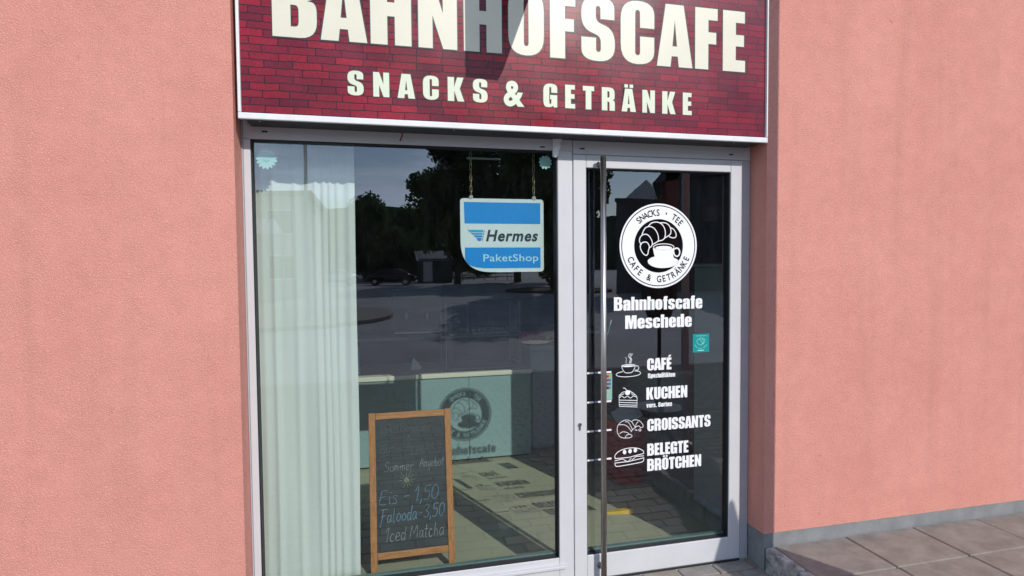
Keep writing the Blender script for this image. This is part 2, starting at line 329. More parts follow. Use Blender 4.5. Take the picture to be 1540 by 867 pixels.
G['H'] = (.60, [[(0, 0), (0, 1), (.245, 1), (.245, .61), (.355, .61), (.355, 1), (.6, 1), (.6, 0), (.355, 0), (.355, .41), (.245, .41), (.245, 0)]])
G['I'] = (.26, [[(0, 0), (0, 1), (.26, 1), (.26, 0)]])
G['K'] = (.64, [[(0, 0), (0, 1), (.25, 1), (.25, .58), (.37, 1), (.62, 1), (.47, .53), (.64, 0), (.385, 0), (.25, .44), (.25, 0)]])
G['L'] = (.42, [[(0, 0), (0, 1), (.25, 1), (.25, .19), (.42, .19), (.42, 0)]])
G['M'] = (.80, [[(0, 0), (0, 1), (.33, 1), (.40, .5), (.47, 1), (.80, 1), (.80, 0), (.58, 0), (.58, .62), (.485, 0), (.32, 0), (.22, .62), (.22, 0)]])
G['N'] = (.59, [[(0, 0), (0, 1), (.22, 1), (.375, .52), (.375, 1), (.59, 1), (.59, 0), (.375, 0), (.215, .48), (.215, 0)]])
G['O'] = (.58, [[(0, 0, .3), (0, 1, .3), (.58, 1, .3), (.58, 0, .3)], [(.25, .14, .06), (.25, .86, .06), (.33, .86, .06), (.33, .14, .06)]])
G['R'] = (.60, [[(0, 0), (0, 1), (.58, 1, .24), (.58, .50, .12), (.48, .46), (.59, .42, .10), (.59, 0), (.35, 0), (.35, .37, .06), (.25, .40), (.25, 0)], [(.25, .56), (.25, .84), (.35, .84, .07), (.35, .56, .07)]])
G['S'] = (.58, [[(.57, .66), (.57, 1, .28), (0, 1, .28), (0, .50, .2), (.335, .385, .09), (.335, .14, .06), (.25, .14, .06), (.25, .36), (0, .36), (0, 0, .28), (.58, 0, .28), (.58, .50, .22), (.245, .615, .09), (.245, .86, .06), (.33, .86, .06), (.33, .66)]])
G['T'] = (.50, [[(0, .8), (0, 1), (.5, 1), (.5, .8), (.375, .8), (.375, 0), (.125, 0), (.125, .8)]])
G['U'] = (.58, [[(0, 0, .3), (0, 1), (.25, 1), (.25, .14, .05), (.33, .14, .05), (.33, 1), (.58, 1), (.58, 0, .3)]])
xh = .79
G['a'] = (.52, [[(0, .52), (0, xh, .22), (.52, xh, .22), (.52, 0), (.28, 0), (.27, .07), (.2, -.012, .07), (0, -.012, .14), (0, .47, .13), (.28, .50, .05), (.28, .665, .03), (.235, .665, .03), (.235, .52)], [(.235, .12, .03), (.235, .36, .04), (.285, .40), (.285, .12, .03)]])
G['c'] = (.50, [[(0, 0, .24), (0, xh, .24), (.5, xh, .24), (.5, .47), (.29, .47), (.29, .665, .04), (.235, .665, .04), (.235, .12, .04), (.29, .12, .04), (.29, .34), (.5, .34), (.5, 0, .24)]])
G['d'] = (.53, [[(0, 0, .16), (0, xh, .16), (.22, xh, .06), (.29, .72), (.29, 1), (.53, 1), (.53, 0), (.29, 0), (.29, .06), (.2, 0, .05)], [(.24, .12, .03), (.24, .665, .03), (.29, .665, .03), (.29, .12, .03)]])
G['e'] = (.51, [[(0, 0, .24), (0, xh, .24), (.51, xh, .24), (.51, .35), (.235, .35), (.235, .12, .04), (.29, .12, .04), (.29, .29), (.51, .29), (.51, 0, .24)], [(.235, .47), (.235, .665, .04), (.285, .665, .04), (.285, .47)]])
G['f'] = (.33, [[(.05, 0), (.05, .64), (0, .64), (0, .77), (.05, .77), (.05, 1, .16), (.33, 1), (.33, .87), (.29, .87, .03), (.29, .77), (.33, .77), (.33, .64), (.29, .64), (.29, 0)]])
G['h'] = (.53, [[(0, 0), (0, 1), (.24, 1), (.24, .72), (.33, xh, .05), (.53, xh, .16), (.53, 0), (.305, 0), (.305, .665, .03), (.225, .665, .03), (.225, 0)]])
G['i'] = (.24, [[(0, 0), (0, xh), (.24, xh), (.24, 0)], [(0, .86), (0, 1), (.24, 1), (.24, .86)]])
G['l'] = (.24, [[(0, 0), (0, 1), (.24, 1), (.24, 0)]])
G['n'] = (.53, [[(0, 0), (0, xh), (.24, xh), (.24, .72), (.33, xh, .05), (.53, xh, .16), (.53, 0), (.305, 0), (.305, .665, .03), (.225, .665, .03), (.225, 0)]])
G['o'] = (.52, [[(0, 0, .24), (0, xh, .24), (.52, xh, .24), (.52, 0, .24)], [(.235, .12, .04), (.235, .665, .04), (.285, .665, .04), (.285, .12, .04)]])
G['p'] = (.53, [[(0, -.17), (0, xh), (.24, xh), (.24, .73), (.33, xh, .05), (.53, xh, .16), (.53, 0, .16), (.33, 0, .05), (.24, .06), (.24, -.17)], [(.24, .12, .03), (.24, .665, .03), (.29, .665, .03), (.29, .12, .03)]])
G['r'] = (.38, [[(0, 0), (0, xh), (.24, xh), (.24, .69), (.30, xh, .04), (.38, xh), (.38, .52), (.27, .50, .04), (.24, .44), (.24, 0)]])
G['s'] = (.49, [[(.48, .54), (.48, xh, .22), (0, xh, .22), (0, .40, .14), (.27, .30, .07), (.27, .12, .03), (.22, .12, .03), (.22, .27), (0, .27), (0, 0, .22), (.49, 0, .22), (.49, .40, .15), (.22, .50, .07), (.22, .665, .03), (.265, .665, .03), (.265, .54)]])
G['t'] = (.34, [[(.05, .64), (0, .64), (0, .77), (.05, .77), (.05, .92), (.29, .92), (.29, .77), (.34, .77), (.34, .64), (.29, .64), (.29, .14, .03), (.34, .13), (.34, 0), (.05, 0, .12)]])
G['v'] = (.52, [[(0, xh), (.12, 0), (.40, 0), (.52, xh), (.30, xh), (.26, .3), (.22, xh)]])
G['z'] = (.38, [[(0, 0), (0, .16), (.16, .64), (.02, .64), (.02, xh), (.37, xh), (.37, .64), (.21, .16), (.38, .16), (.38, 0)]])
G['.'] = (.22, [[(0, 0), (0, .19), (.22, .19), (.22, 0)]])
def dots(w_, y0, y1, a=.15): return [[(w_/2-a-.05, y0), (w_/2-a-.05, y1), (w_/2-.04, y1), (w_/2-.04, y0)], [(w_/2+.04, y0), (w_/2+.04, y1), (w_/2+a+.05, y1), (w_/2+a+.05, y0)]]
G['Ä'] = (.66, G['A'][1]+dots(.66, 1.05, 1.19)); G['Ö'] = (.58, G['O'][1]+dots(.58, 1.05, 1.19)); G['ä'] = (.52, G['a'][1]+dots(.52, .86, 1.0))
G['É'] = (.435, G['E'][1]+[[(.13, 1.05), (.22, 1.22), (.43, 1.22), (.28, 1.05)]])
def word(txt, x0, x1, z0, h, xs=1., gap=.09, space=.28):
    """outlines of a word stretched to fill x0..x1 on baseline z0 with cap height h"""
    cur = 0; items = []
    for i, ch in enumerate(txt):
        if ch == ' ': cur += space; continue
        wd, cs = G[ch]; items.append((cur, cs)); g = gap
        nx = txt[i+1] if i+1 < len(txt) else ''
        if ch in 'AÄ' or nx in ('A', 'Ä'): g -= .055
        cur += wd*xs+g
    tot = cur-g; k = (x1-x0)/tot; out = []
    for ox, cs in items:
        for c in cs: out.append([(x0+(ox+px*xs)*k, z0+pz*h) for px, pz in fillet([(p[0], p[1], p[2] if len(p) > 2 else 0) for p in c])])
    return out
# built-in typeface as outlines
def font_mesh(txt, shear=0, off=0, spacing=1.):
    c = bpy.data.curves.new('txt', 'FONT'); c.body = txt; c.size = 1; c.shear = shear; c.offset = off; c.space_character = spacing; c.resolution_u = 4
    o = bpy.data.objects.new('txt', c); me = bpy.data.meshes.new_from_object(o); bpy.data.objects.remove(o); bpy.data.curves.remove(c); return me
def font_contours(txt, **k):
    me = font_mesh(txt, **k); bm = bmesh.new(); bm.from_mesh(me); bpy.data.meshes.remove(me)
    bmesh.ops.remove_doubles(bm, verts=bm.verts, dist=1e-6)
    es = [e for e in bm.edges if len(e.link_faces) == 1]; nb = {}
    for e in es:
        a, b = e.verts; nb.setdefault(a, []).append(b); nb.setdefault(b, []).append(a)
    seen = set(); out = []
    for v in list(nb):
        if v in seen: continue
        loop = [v]; seen.add(v); cur = v
        while True:
            n_ = [q for q in nb[cur] if q not in seen]
            if not n_: break
            cur = n_[0]; seen.add(cur); loop.append(cur)
        if len(loop) > 2: out.append([(q.co.x, q.co.y) for q in loop])
    bm.free(); return out
CAPH = max(p[1] for c in font_contours('H') for p in c)
def font_fit(txt, x0, x1, z0, h, **k):
    cs = font_contours(txt, **k); xa = min(p[0] for c in cs for p in c); xb = max(p[0] for c in cs for p in c)
    return [[(x0+(px-xa)/(xb-xa)*(x1-x0), z0+pz*h/CAPH) for px, pz in c] for c in cs]

# ================================================================== GROUND
m = MB(); m.box(-400, 400, -700, 300, -.32, -.12); road = structure(m.build('road', ASPH))
m = MB(); m.box(-14, 14, -5.4, .0, -.3, -.013); pave_base = structure(m.build('pavement', SAND))
# kerb stones along the pavement edge
kme = None
for i in range(28):
    if kme is None:
        q = MB(); q.box(-.495, .495, -.07, .07, -.15, .15, .012); k_ = q.build('kerb_stone', STEP, pave_base); kme = k_.data
    else: k_ = link('kerb_stone', kme, None, pave_base)
    k_.location = (-13.5+i, -5.47, -.148)
# pavers: the ones in view are separate, the rest of the pavement one mesh
def paver_mesh(mi):
    q = MB(); q.box(-.098, .098, -.048, .048, -.06, 0, .004); o = q.build('paver', PAV[mi]); me = o.data; bpy.data.objects.remove(o); return me
pm = [paver_mesh(i) for i in range(3)]
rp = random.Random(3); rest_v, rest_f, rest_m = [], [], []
row = 0; y = -.05; npav = 0
while y > -5.35:
    x = -7+(.1 if row % 2 else 0)
    while x < 8:
        dz = rp.uniform(-.0025, .0015); rz = rp.uniform(-.008, .008); mi = rp.choice((0, 0, 1, 1, 2))
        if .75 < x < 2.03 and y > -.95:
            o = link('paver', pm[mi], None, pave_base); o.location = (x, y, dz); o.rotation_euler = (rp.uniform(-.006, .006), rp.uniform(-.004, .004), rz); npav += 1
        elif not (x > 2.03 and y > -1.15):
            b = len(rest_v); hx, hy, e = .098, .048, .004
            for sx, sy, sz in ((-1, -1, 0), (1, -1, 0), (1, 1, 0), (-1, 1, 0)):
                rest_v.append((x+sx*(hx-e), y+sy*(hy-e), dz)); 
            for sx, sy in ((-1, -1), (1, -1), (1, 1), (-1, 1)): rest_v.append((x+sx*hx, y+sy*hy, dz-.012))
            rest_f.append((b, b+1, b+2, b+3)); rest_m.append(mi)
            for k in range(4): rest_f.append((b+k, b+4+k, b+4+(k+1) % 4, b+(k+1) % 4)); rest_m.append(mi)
        x += .2
    y -= .1; row += 1
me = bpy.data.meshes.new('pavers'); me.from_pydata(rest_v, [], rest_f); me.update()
o = link('paver_field', me, [mat('dark_paver_%s' % n, c, .95, var=.2, vscale=14, bump=.4, bscale=140, detail=8, spec=.2) for n, c in (('warm', (.145, .13, .115)), ('grey', (.13, .125, .12)), ('brown', (.12, .105, .095)))], pave_base); o['kind'] = 'stuff'  # coloured darker than the pavers by the door to dim their reflection
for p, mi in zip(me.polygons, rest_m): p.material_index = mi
# worn concrete step to the right of the door
st = thing('concrete_step', 'low worn concrete step with flaking pale edge right of the door', 'step', (1.93, -.135, 0))
m = MB(); m.box(1.985, 4.6, -1.1, -.135, -.05, .104); m.build('bed', SAND, st)
for i in range(6):
    for j in range(3):
        q = MB(); q.box(1.985+i*.44, 1.985+i*.44+.434, -.1365-j*.325-.319, -.1365-j*.325, .1045, .12+.0015*((i*7+j*3) % 3), .005); q.build('step_slab', STEP, st)
for i in range(4):
    m = MB(); m.box(1.93, 1.983, -.135-.24*i-.238, -.135-.24*i, -.05, .122+.001*(i % 2), .012, seg=2); m.build('edge_stone', KERBW, st)

# ================================================================== BUILDING
bld = thing('cafe_building', 'salmon pink rendered wall around the cafe window and door', 'building', (0, 0, 0))
m = MB(); m.box(-7, -.545, -.13, .25, .19, 6); m.build('wall', PINK, bld)
m = MB(); m.box(1.925, 8.5, -.13, .25, .19, 6); m.build('wall', PINK, bld)
m = MB(); m.box(-.545, 1.925, -.03, .25, 3.03, 6); m.build('wall', PINK, bld)
for x0, x1 in ((-7, -.549), (1.929, 8.5)):
    m = MB(); m.box(x0, x1, -.126, .246, -.1, .192, .003); m.build('plinth', CONC, bld)
    m = MB(); m.box(x0, x1, -.1285, -.12, .188, .1925); m.build('seal_strip', KERBW, bld)
m = MB(); m.box(-.545, 1.925, .062, .24, 2.35, 3.03); m.build('lintel', INNER, bld)
# interior shell
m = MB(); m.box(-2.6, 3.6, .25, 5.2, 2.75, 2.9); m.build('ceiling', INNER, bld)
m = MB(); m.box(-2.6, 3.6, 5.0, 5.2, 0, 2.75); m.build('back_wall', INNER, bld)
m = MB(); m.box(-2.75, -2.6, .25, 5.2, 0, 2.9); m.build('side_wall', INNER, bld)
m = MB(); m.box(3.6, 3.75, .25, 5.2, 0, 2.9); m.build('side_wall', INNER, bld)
m = MB(); m.box(-2.6, 3.6, .0, 5.2, -.3, 0); fl = structure(m.build('floor', FLOOR))

# ================================================================== STOREFRONT FRAME + WINDOW
win = thing('shop_window', 'large fixed shop window in light grey frame left of the door', 'window', (-.545, 0, 0))
def fr(name, x0, x1, z0, z1, y0=0, y1=.07, m_=FRAME, par=win, bev=.0025):
    q = MB(); q.box(x0, x1, y0, y1, z0, z1, bev); return q.build(name, m_, par)
fr('left_jamb', -.538, -.509, .1, 2.135); fr('side_trim', -.5445, -.5385, .1, 2.30, -.006, .07, FRAME2)
fr('mullion', .866, .9415, 0, 2.135)
fr('transom', -.538, .9415, 2.1355, 2.60); fr('bottom_rail', -.5085, .8655, .0, .134)
fr('transom', .9440, 1.9245, 2.1225, 2.60, .001, .07); fr('door_jamb', 1.8755, 1.9245, 0, 2.122, .001, .07, FRAME2)
fr('threshold', .9445, 1.875, -.03, .004, -.012, .07, FRAME2)
q = MB(); q.box(-.55, .9, -.02, .0, .085, .100, .002); q.build('sill', FRAME, win)
for x, z in ((-.45, 2.168), (.79, 2.150), (.993, 2.150), (1.81, 2.150)):
    q = MB(); q.box(x-.012, x+.012, -.0012, .003, z-.0035, z+.0035, .001); q.build('drain_slot', BLACK, win)
for nm, (x0, x1, z0, z1) in {'a': (-.509, -.5035, .1345, 2.1345), 'b': (.8605, .866, .1345, 2.1345), 'c': (-.503, .86, 2.129, 2.1345), 'd': (-.503, .86, .1345, .139)}.items():
    q = MB(); q.box(x0, x1, .004, .06, z0, z1); q.build('gasket', BLACK, win)
q = MB(); q.box(-.503, .86, .028, .034, .1395, 2.1285); q.build('glass_pane', GLASS, win)
# glazing edge strip seen through the bottom of the pane
q = MB(); q.box(-.503, .86, .04, .062, .1395, .146); q.build('glazing_bead', BEAD, win)

def flower(x, z, r, y, m_, par, name='flower_sticker', face=False, n=15):
    pts = []
    for k in range(n*8):
        a = 2*math.pi*k/(n*8); rr_ = r*(.86+.26*abs(math.sin(n*a/2))+.03*math.sin(3*a+1)); pts.append((x+rr_*math.cos(a), z+rr_*math.sin(a)))
    o = flat(name, [pts], y, m_, par, .0008)
    if face:
        me = ribbons([smooth_line([(x-.011, z-.003), (x-.005, z-.009), (x+.004, z-.010), (x+.011, z-.004)])], .0022)
        me.transform(Matrix.Translation(Vector((0, y-.0006, 0))-parent_loc(par))); link('smile', me, TEALST, o).parent = o
        o.children[0].location = (0, 0, 0) if False else o.children[0].location
    return o
s1 = flower(-.452, 2.058, .040, .0368, MINTS, win, face=True)
s2 = flower(.815, 2.084, .030, .0368, MINTS, win, n=11)
# torn bracket and paint smear on the transom
br_ = MB(); br_.prism([(.838, 2.19), (.838, 2.105), (.852, 2.1), (.862, 2.108), (.868, 2.135), (.876, 2.15), (.872, 2.165), (.885, 2.19)], -.02, -.004)
br_.build('torn_tape', WHITE, win)
me = ribbons([smooth_line([(.132, 2.19), (.130, 2.175), (.124, 2.16), (.121, 2.152)])], .006, .0006); me.transform(Matrix.Translation(Vector((0, -.0004, 0))-parent_loc(win))); link('paint_smear', me, mat('brick_red_smear', (.22, .05, .045), .8, var=.3, vscale=90), win)

# ================================================================== DOOR
door = thing('glass_door', 'glazed cafe door with white lettering and a long steel bar handle', 'door', (.944, 0, 0))
D = dict(par=door)
fr('stile', .944, 1.01, .006, 2.12, -.004, .062, FRAME, door); fr('stile', 1.807, 1.8735, .006, 2.12, -.004, .062, FRAME, door)
fr('top_rail', 1.0105, 1.8065, 2.058, 2.12, -.0038, .062, FRAME, door); fr('bottom_rail', 1.0105, 1.8065, .006, .129, -.0038, .062, FRAME, door)
for (x0, x1, z0, z1) in ((1.0102, 1.0145, .1292, 2.0578), (1.8025, 1.8068, .1292, 2.0578), (1.015, 1.802, 2.0535, 2.0578), (1.015, 1.802, .1292, .1335)):
    q = MB(); q.box(x0, x1, .004, .056, z0, z1); q.build('gasket', BLACK, door)
q = MB(); q.box(1.0148, 1.8022, .026, .032, .134, 2.053); q.build('glass_pane', GLASS, door)
q = MB(); q.box(1.0148, 1.8022, .036, .058, .134, .142); q.build('glazing_bead', BEAD, door)
q = MB(); q.box(.948, 1.87, -.012, -.005, -.002, .012, .002); q.build('bottom_seal', DARK, door)
# lock cylinder
lk = MB(); lk.cyl((.972, -.012, .797), (.972, -.003, .797), .0085, n=16); lk.box(.9675, .9765, -.011, -.003, .768, .795, .002); lk.build('lock_cylinder', STEEL, door)
q = MB(); q.box(.9705, .9735, -.0135, -.011, .789, .803); q.build('keyhole', BLACK, door)
# bar handle
hb = MB(); hb.cyl((1.079, -.052, .02), (1.079, -.052, 2.105), .0145, n=24); h = hb.build('pull_handle', STEEL, door, True)
for z in (2.075, .075):
    q = MB(); q.cyl((1.079, -.044, z), (1.079, -.005, z), .008, n=14); q.cyl((1.079, -.012, z), (1.079, -.004, z), .017, n=20); q.build('handle_mount', STEEL, h)

VY = .0254  # vinyl sits on the outer face of the pane
def vin(name, cs, label=None, m_=VINYL, y=VY, off=0, par=door):
    o = flat(name, cs, y, m_, par, .0006, off)
    if label: o['label'] = label
    return o
vin('lettering', word('Bahnhofscafe', 1.167, 1.662, 1.352, .068, gap=.055), 'white name lettering, upper line')
vin('lettering', word('Meschede', 1.228, 1.601, 1.258, .068, gap=.055), 'white name lettering, second line')
vin('lettering', word('CAFÉ', 1.349, 1.486, 1.040, .062, gap=.05), 'white word for coffee')
vin('lettering', word('Spezialitäten', 1.353, 1.507, 1.001, .024, gap=.06), 'tiny white line under the coffee word')
vin('lettering', word('KUCHEN', 1.345, 1.577, .889, .063, gap=.05), 'white word for cake')
vin('lettering', word('vers. Sorten', 1.345, 1.489, .848, .024, gap=.06), 'tiny white line under the cake word')
vin('lettering', word('CROISSANTS', 1.350, 1.714, .725, .063, gap=.05), 'white word for croissants')
vin('lettering', word('BELEGTE', 1.350, 1.585, .597, .063, gap=.05), 'upper white word beside the sandwich')
vin('lettering', word('BRÖTCHEN', 1.350, 1.660, .517, .063, gap=.05), 'lower white word beside the sandwich')
# round logo
LC = Vector((1.413, 1.678))
def circ(r, n=72): return [(LC.x+r*math.cos(2*math.pi*k/n), LC.y+r*math.sin(2*math.pi*k/n)) for k in range(n)]
vin('logo_ring', [circ(.2155), circ(.2065)], 'thin outer ring of the round logo')
ringcs = [circ(.2015, 96), circ(.1365)]
def ring_text(txt, r, a_mid, pitch, h, inward):
    n = len(txt); cs = []
    for i, ch in enumerate(txt):
        if ch == ' ': continue
        k = (i-(n-1)/2)*pitch; a = R(a_mid-k if not inward else a_mid+k)
        g = font_contours(ch, off=.022) if ch != '·' else [[(.12*math.cos(t*.7)+.15, .35+.12*math.sin(t*.7)) for t in range(9)]]
        xa = min(p[0] for c in g for p in c); xb = max(p[0] for c in g for p in c); mid = (xa+xb)/2
        s = h/CAPH; up = Vector((math.cos(a), math.sin(a))); 
        if inward: up = -up; base = r+h/2
        else: base = r-h/2
        rt = Vector((up.y, -up.x)); org = LC+Vector((math.cos(a), math.sin(a)))*base
        for c in g: cs.append([tuple(org+rt*((px-mid)*s*.80)+up*(pz*s)) for px, pz in c])
    return cs
ringcs += ring_text('SNACKS · TEE', .169, 87.5, 7.95, .032, False) + ring_text('CAFE & GETRÄNKE', .169, 270.5, 9.5, .032, True)
vin('logo_band', ringcs, 'white band of the round logo with cut-out words')
def ic(px, py, cx=492, cy=435, sx=.000687, sz=.000619): return (LC.x+(px-cx)*sx, LC.y-(py-cy)*sz)
def icl(pts, closed=False): return smooth_line([ic(*p) for p in pts], 4, closed)
lobes = [icl([(345, 425), (368, 405), (398, 408), (415, 440), (408, 475), (402, 505), (385, 512), (362, 492), (346, 460)], True),
 icl([(350, 425), (336, 395), (345, 360), (372, 341), (402, 345), (428, 375), (440, 410), (434, 436), (415, 452)]),
 icl([(357, 340), (380, 292), (415, 276), (452, 290), (480, 330), (489, 370), (484, 398), (438, 425)]),
 icl([(408, 274), (435, 247), (480, 240), (517, 258), (540, 295), (545, 345), (530, 382), (487, 397)]),
 icl([(505, 245), (545, 246), (575, 266), (590, 300), (586, 338), (545, 368)]),
 icl([(588, 285), (615, 300), (633, 335), (630, 362), (605, 369), (577, 358)])]
def vrib(name, lines, wd, label=None, m_=VINYL, y=VY, par=door, h=.0005):
    me = ribbons(lines, wd, h); me.transform(Matrix.Translation(Vector((0, y+.0002, 0))-parent_loc(par))); o = link(name, me, m_, par)
    if label: o['label'] = label
    return o
vrib('croissant_drawing', lobes, .0052, 'croissant outline in the logo')
cupb = icl([(448, 452), (449, 480), (456, 510), (458, 522), (430, 532), (405, 552), (408, 578), (440, 602), (490, 616), (560, 616), (620, 600), (655, 566), (640, 545), (618, 535), (610, 512), (618, 480), (618, 452), (580, 470), (533, 475), (486, 470)], True)[:-1]
vin('cup_drawing', [cupb], 'solid white cup in the logo')
rim = [[ic(533+p[0], 446+p[1]) for p in ell(0, 0, 84, 28)], ([ic(640+p[0], 488+p[1]) for p in ell(0, 0, 24, 34, -120, 175, 20)], .0075)]
vrib('cup_rim', rim, .0042, 'rim and handle of the logo cup')
vin('coffee_fill', [[ic(533+p[0], 452+p[1]) for p in ell(0, 0, 68, 17)][:-1]], 'coffee surface in the logo cup')

# small icons: unit = source drawing pixels, mapped to metres
def icon(name, label, ox, oz, sx, sz, cx, cy, lines, wd, fills=()):
    T = lambda p: (ox+(p[0]-cx)*sx, oz-(p[1]-cy)*sz)
    ls = []
    for ln in lines:
        wl = wd
        if isinstance(ln, tuple): ln, wl = ln
        ls.append(([T(p) for p in ln], wl))
    root = vrib(name, ls, wd, label)
    for f in fills:
        f_ = flat('filled_shape', [[T(p) for p in f]], VY, VINYL, door, .0006); f_.parent = root; f_.location = (0, 0, 0)
    return root
sl = smooth_line
k1 = 1/7.883*(1/270.)  # icon sheet pixels to metres, horizontally
k1x, k1z = 1/7.883/268, 1/7.883/303
icon('coffee_cup_icon', 'steaming cup on a saucer icon', 1.246, 1.056, k1x, k1z, 680, 215,
 [ell(680, 180, 78, 13), sl([(602, 182), (610, 220), (640, 262), (680, 270), (722, 262), (748, 222), (757, 182)]), ell(778, 215, 22, 28, -130, 130, 14),
  sl([(612, 250), (560, 262), (537, 282), (560, 302), (620, 314), (680, 316), (745, 312), (800, 300), (822, 278), (800, 258), (752, 248)]),
  (sl([(645, 75), (658, 100), (650, 130), (655, 155)]), .0022), (sl([(697, 30), (678, 65), (700, 100), (688, 155)]), .0025), (sl([(728, 38), (705, 75), (718, 110), (706, 155)]), .0025), (sl([(712, 34), (692, 70), (708, 105), (697, 150)]), .0022)], .0034,
  [[(p[0], p[1]) for p in ell(676, 185, 66, 9)][:-1]])
icon('cake_slice_icon', 'slice of layered cake icon with a cherry', 1.243, .902, k1x, k1z, 672, 560,
 [[(570, 515), (570, 648), (778, 672), (778, 560)], sl([(570, 515), (610, 480), (640, 475)]), sl([(690, 465), (730, 495), (765, 530), (778, 560)]),
  sl([(572, 545), (600, 525), (630, 548), (665, 530), (700, 556), (735, 535), (776, 552)]), [(572, 572), (776, 592)], [(572, 600), (776, 622)], [(572, 628), (776, 650)],
  (sl([(618, 428), (635, 432), (650, 450), (660, 470)]), .0036), sl([(580, 522), (600, 508), (625, 500)]), sl([(715, 490), (722, 515), (745, 520)])], .0034,
  [[(p[0], p[1]) for p in ell(668, 487, 30, 30)][:-1]])
k2x, k2z = 1/5.776/268, 1/5.776/303
icon('croissant_icon', 'small croissant icon', 1.256, .744, k2x, k2z, 195, 440,
 [sl([(150, 518), (110, 505), (85, 460), (88, 405), (120, 368), (165, 355), (205, 372), (230, 360), (270, 370), (300, 405), (304, 428), (285, 435), (270, 420), (250, 422), (210, 450), (205, 465)]),
  sl([(100, 395), (145, 398), (180, 425), (200, 460)]), sl([(150, 372), (180, 380), (215, 450)]), sl([(205, 372), (220, 400), (240, 430)]), sl([(262, 378), (245, 400), (240, 425)]),
  sl([(105, 475), (130, 460), (170, 470), (185, 490)]), sl([(150, 518), (165, 492), (195, 488), (210, 505), (190, 518), (150, 518)]), ell(277, 456, 10, 9), ell(250, 455, 3, 3), ell(237, 452, 2, 2)], .0030)
icon('sandwich_icon', 'filled baguette icon', 1.250, .600, k2x, k2z, 188, 688,
 [sl([(70, 690), (66, 665), (95, 632), (150, 612), (210, 608), (270, 620), (308, 645), (312, 665)]), [(66, 692), (185, 692), (312, 668)], [(66, 712), (130, 700), (175, 732), (205, 700), (212, 718), (245, 690), (312, 690)],
  sl([(66, 730), (72, 758), (100, 764), (180, 758), (260, 750), (306, 740), (314, 712)]), [(70, 732), (190, 728), (314, 708)]], .0040,
  [ell(148, 640, 15, 20)[:-1], ell(195, 636, 15, 20)[:-1], ell(240, 632, 15, 20)[:-1]])
# opening dashes at the left of the pane
DASHB = mat('grey_blue_print', (.10, .13, .22), .5)
for z in (1.043, .895, .748, .601):
    a = MB(); a.box(1.021, 1.056, VY-.0006, VY, z-.0045, z+.0045); a.box(1.081, 1.152, VY-.0006, VY, z-.0045, z+.0045); o = a.build('white_dash', VINYL, door)
    a = MB(); a.box(1.0565, 1.0805, VY-.0005, VY, z-.0032, z+.0036); a.build('grey_dash', DASHB, o).location = (0, 0, 0)
# card sticker inside the pane
cs_ = MB(); cs_.box(1.120, 1.160, .0335, .0345, .899, 1.034); card = cs_.build('card_sticker', mat('pale_mint_paper', (.45, .66, .56), .6), door)
for i, (ca, cb) in enumerate((((.55, .04, .02), (.75, .42, .05)), ((.55, .05, .06), (.02, .25, .60)), ((.55, .05, .08), (.02, .22, .55)), ((.02, .02, .03), (.30, .30, .32)))):
    z = 1.020-i*.0195
    for (xa, xb, c) in ((1.130, 1.1415, ca), (1.1418, 1.153, cb)):
        a = MB(); a.box(xa, xb, .0325, .0332, z-.0065, z+.0065); a.build('card_emblem', mat('card_print', c, .5), card).location = (0, 0, 0)
for z in (.943, .921):
    a = MB(); a.box(1.126, 1.156, .0326, .0332, z-.0006, z+.0006); a.build('printed_line', BOARDW, card).location = (0, 0, 0)
# teal square sticker
ts = MB(); ts.box(1.607, 1.703, .0238, .0248, 1.122, 1.218, .0004); tst = ts.build('square_sticker', TEALST, door)
def tp(px, py): return (1.607+(px-205)/395*.096, 1.218-(py-195)/445*.096)
PALE = mat('pale_teal_print', (.35, .72, .66), .5)
ls = [[tp(*p) for p in sl(q, 4)] for q in ([(400, 470), (330, 430), (300, 370), (325, 325), (365, 325), (410, 375), (435, 420), (425, 455), (400, 470)], [(365, 325), (380, 295), (425, 300), (450, 340), (455, 395), (440, 430)], [(440, 325), (475, 320), (495, 350), (485, 400), (440, 450)])]
me = ribbons(ls, .0022, .0003); me.transform(Matrix.Translation(Vector((0, .0236, 0))-parent_loc(door))); link('emblem_print', me, PALE, tst)
ls = []
for k in range(15):
    a = R(205+k*130/14)
    if k in (4, 9): continue
    cx_, cy_ = 395+150*math.cos(a), 400-150*math.sin(a); ls.append([tp(cx_-5*math.sin(a)*0-8*abs(math.cos(a*3)), cy_-10), tp(cx_+6, cy_+10)])
for k in range(12): ls.append([tp(285+k*21, 240), tp(297+k*21, 243)])
ls.append(([tp(325, 598), tp(468, 596)], .0045))
me = ribbons(ls, .0022, .0003); me.transform(Matrix.Translation(Vector((0, .0236, 0))-parent_loc(door))); link('small_print', me, PALE, tst)

# ================================================================== FASCIA SIGN
sg = thing('fascia_sign', 'wide red brick-print sign board with cream cafe lettering above the shop front', 'sign', (-.53, -.135, 2.19))
m = MB(); m.box(-.522, 1.916, -.128, -.03, 2.205, 3.02); m.build('sign_panel', BRICK, sg)
for nm, (x0, x1, z0, z1) in {'bottom_trim': (-.5255, 1.9205, 2.186, 2.2115), 'top_trim': (-.5255, 1.9205, 3.009, 3.03)}.items():
    q = MB(); q.box(x0, x1, -.142, -.124 if nm[0] == 'b' else -.02, z0, z1, .003, seg=2); q.build(nm, LIP, sg)
for x0, x1 in ((-.5255, -.5135), (1.912, 1.9205)):
    q = MB(); q.box(x0, x1, -.142, -.02, 2.2118, 3.0088, .003, seg=2); q.build('side_trim', LIP, sg)
q = MB(); q.box(-.50, 1.895, -.126, -.004, 2.1865, 2.1885); q.bm.verts.ensure_lookup_table(); q.build('underside_shade', DARK, sg)  # dark sheet standing in for the shade under the sign
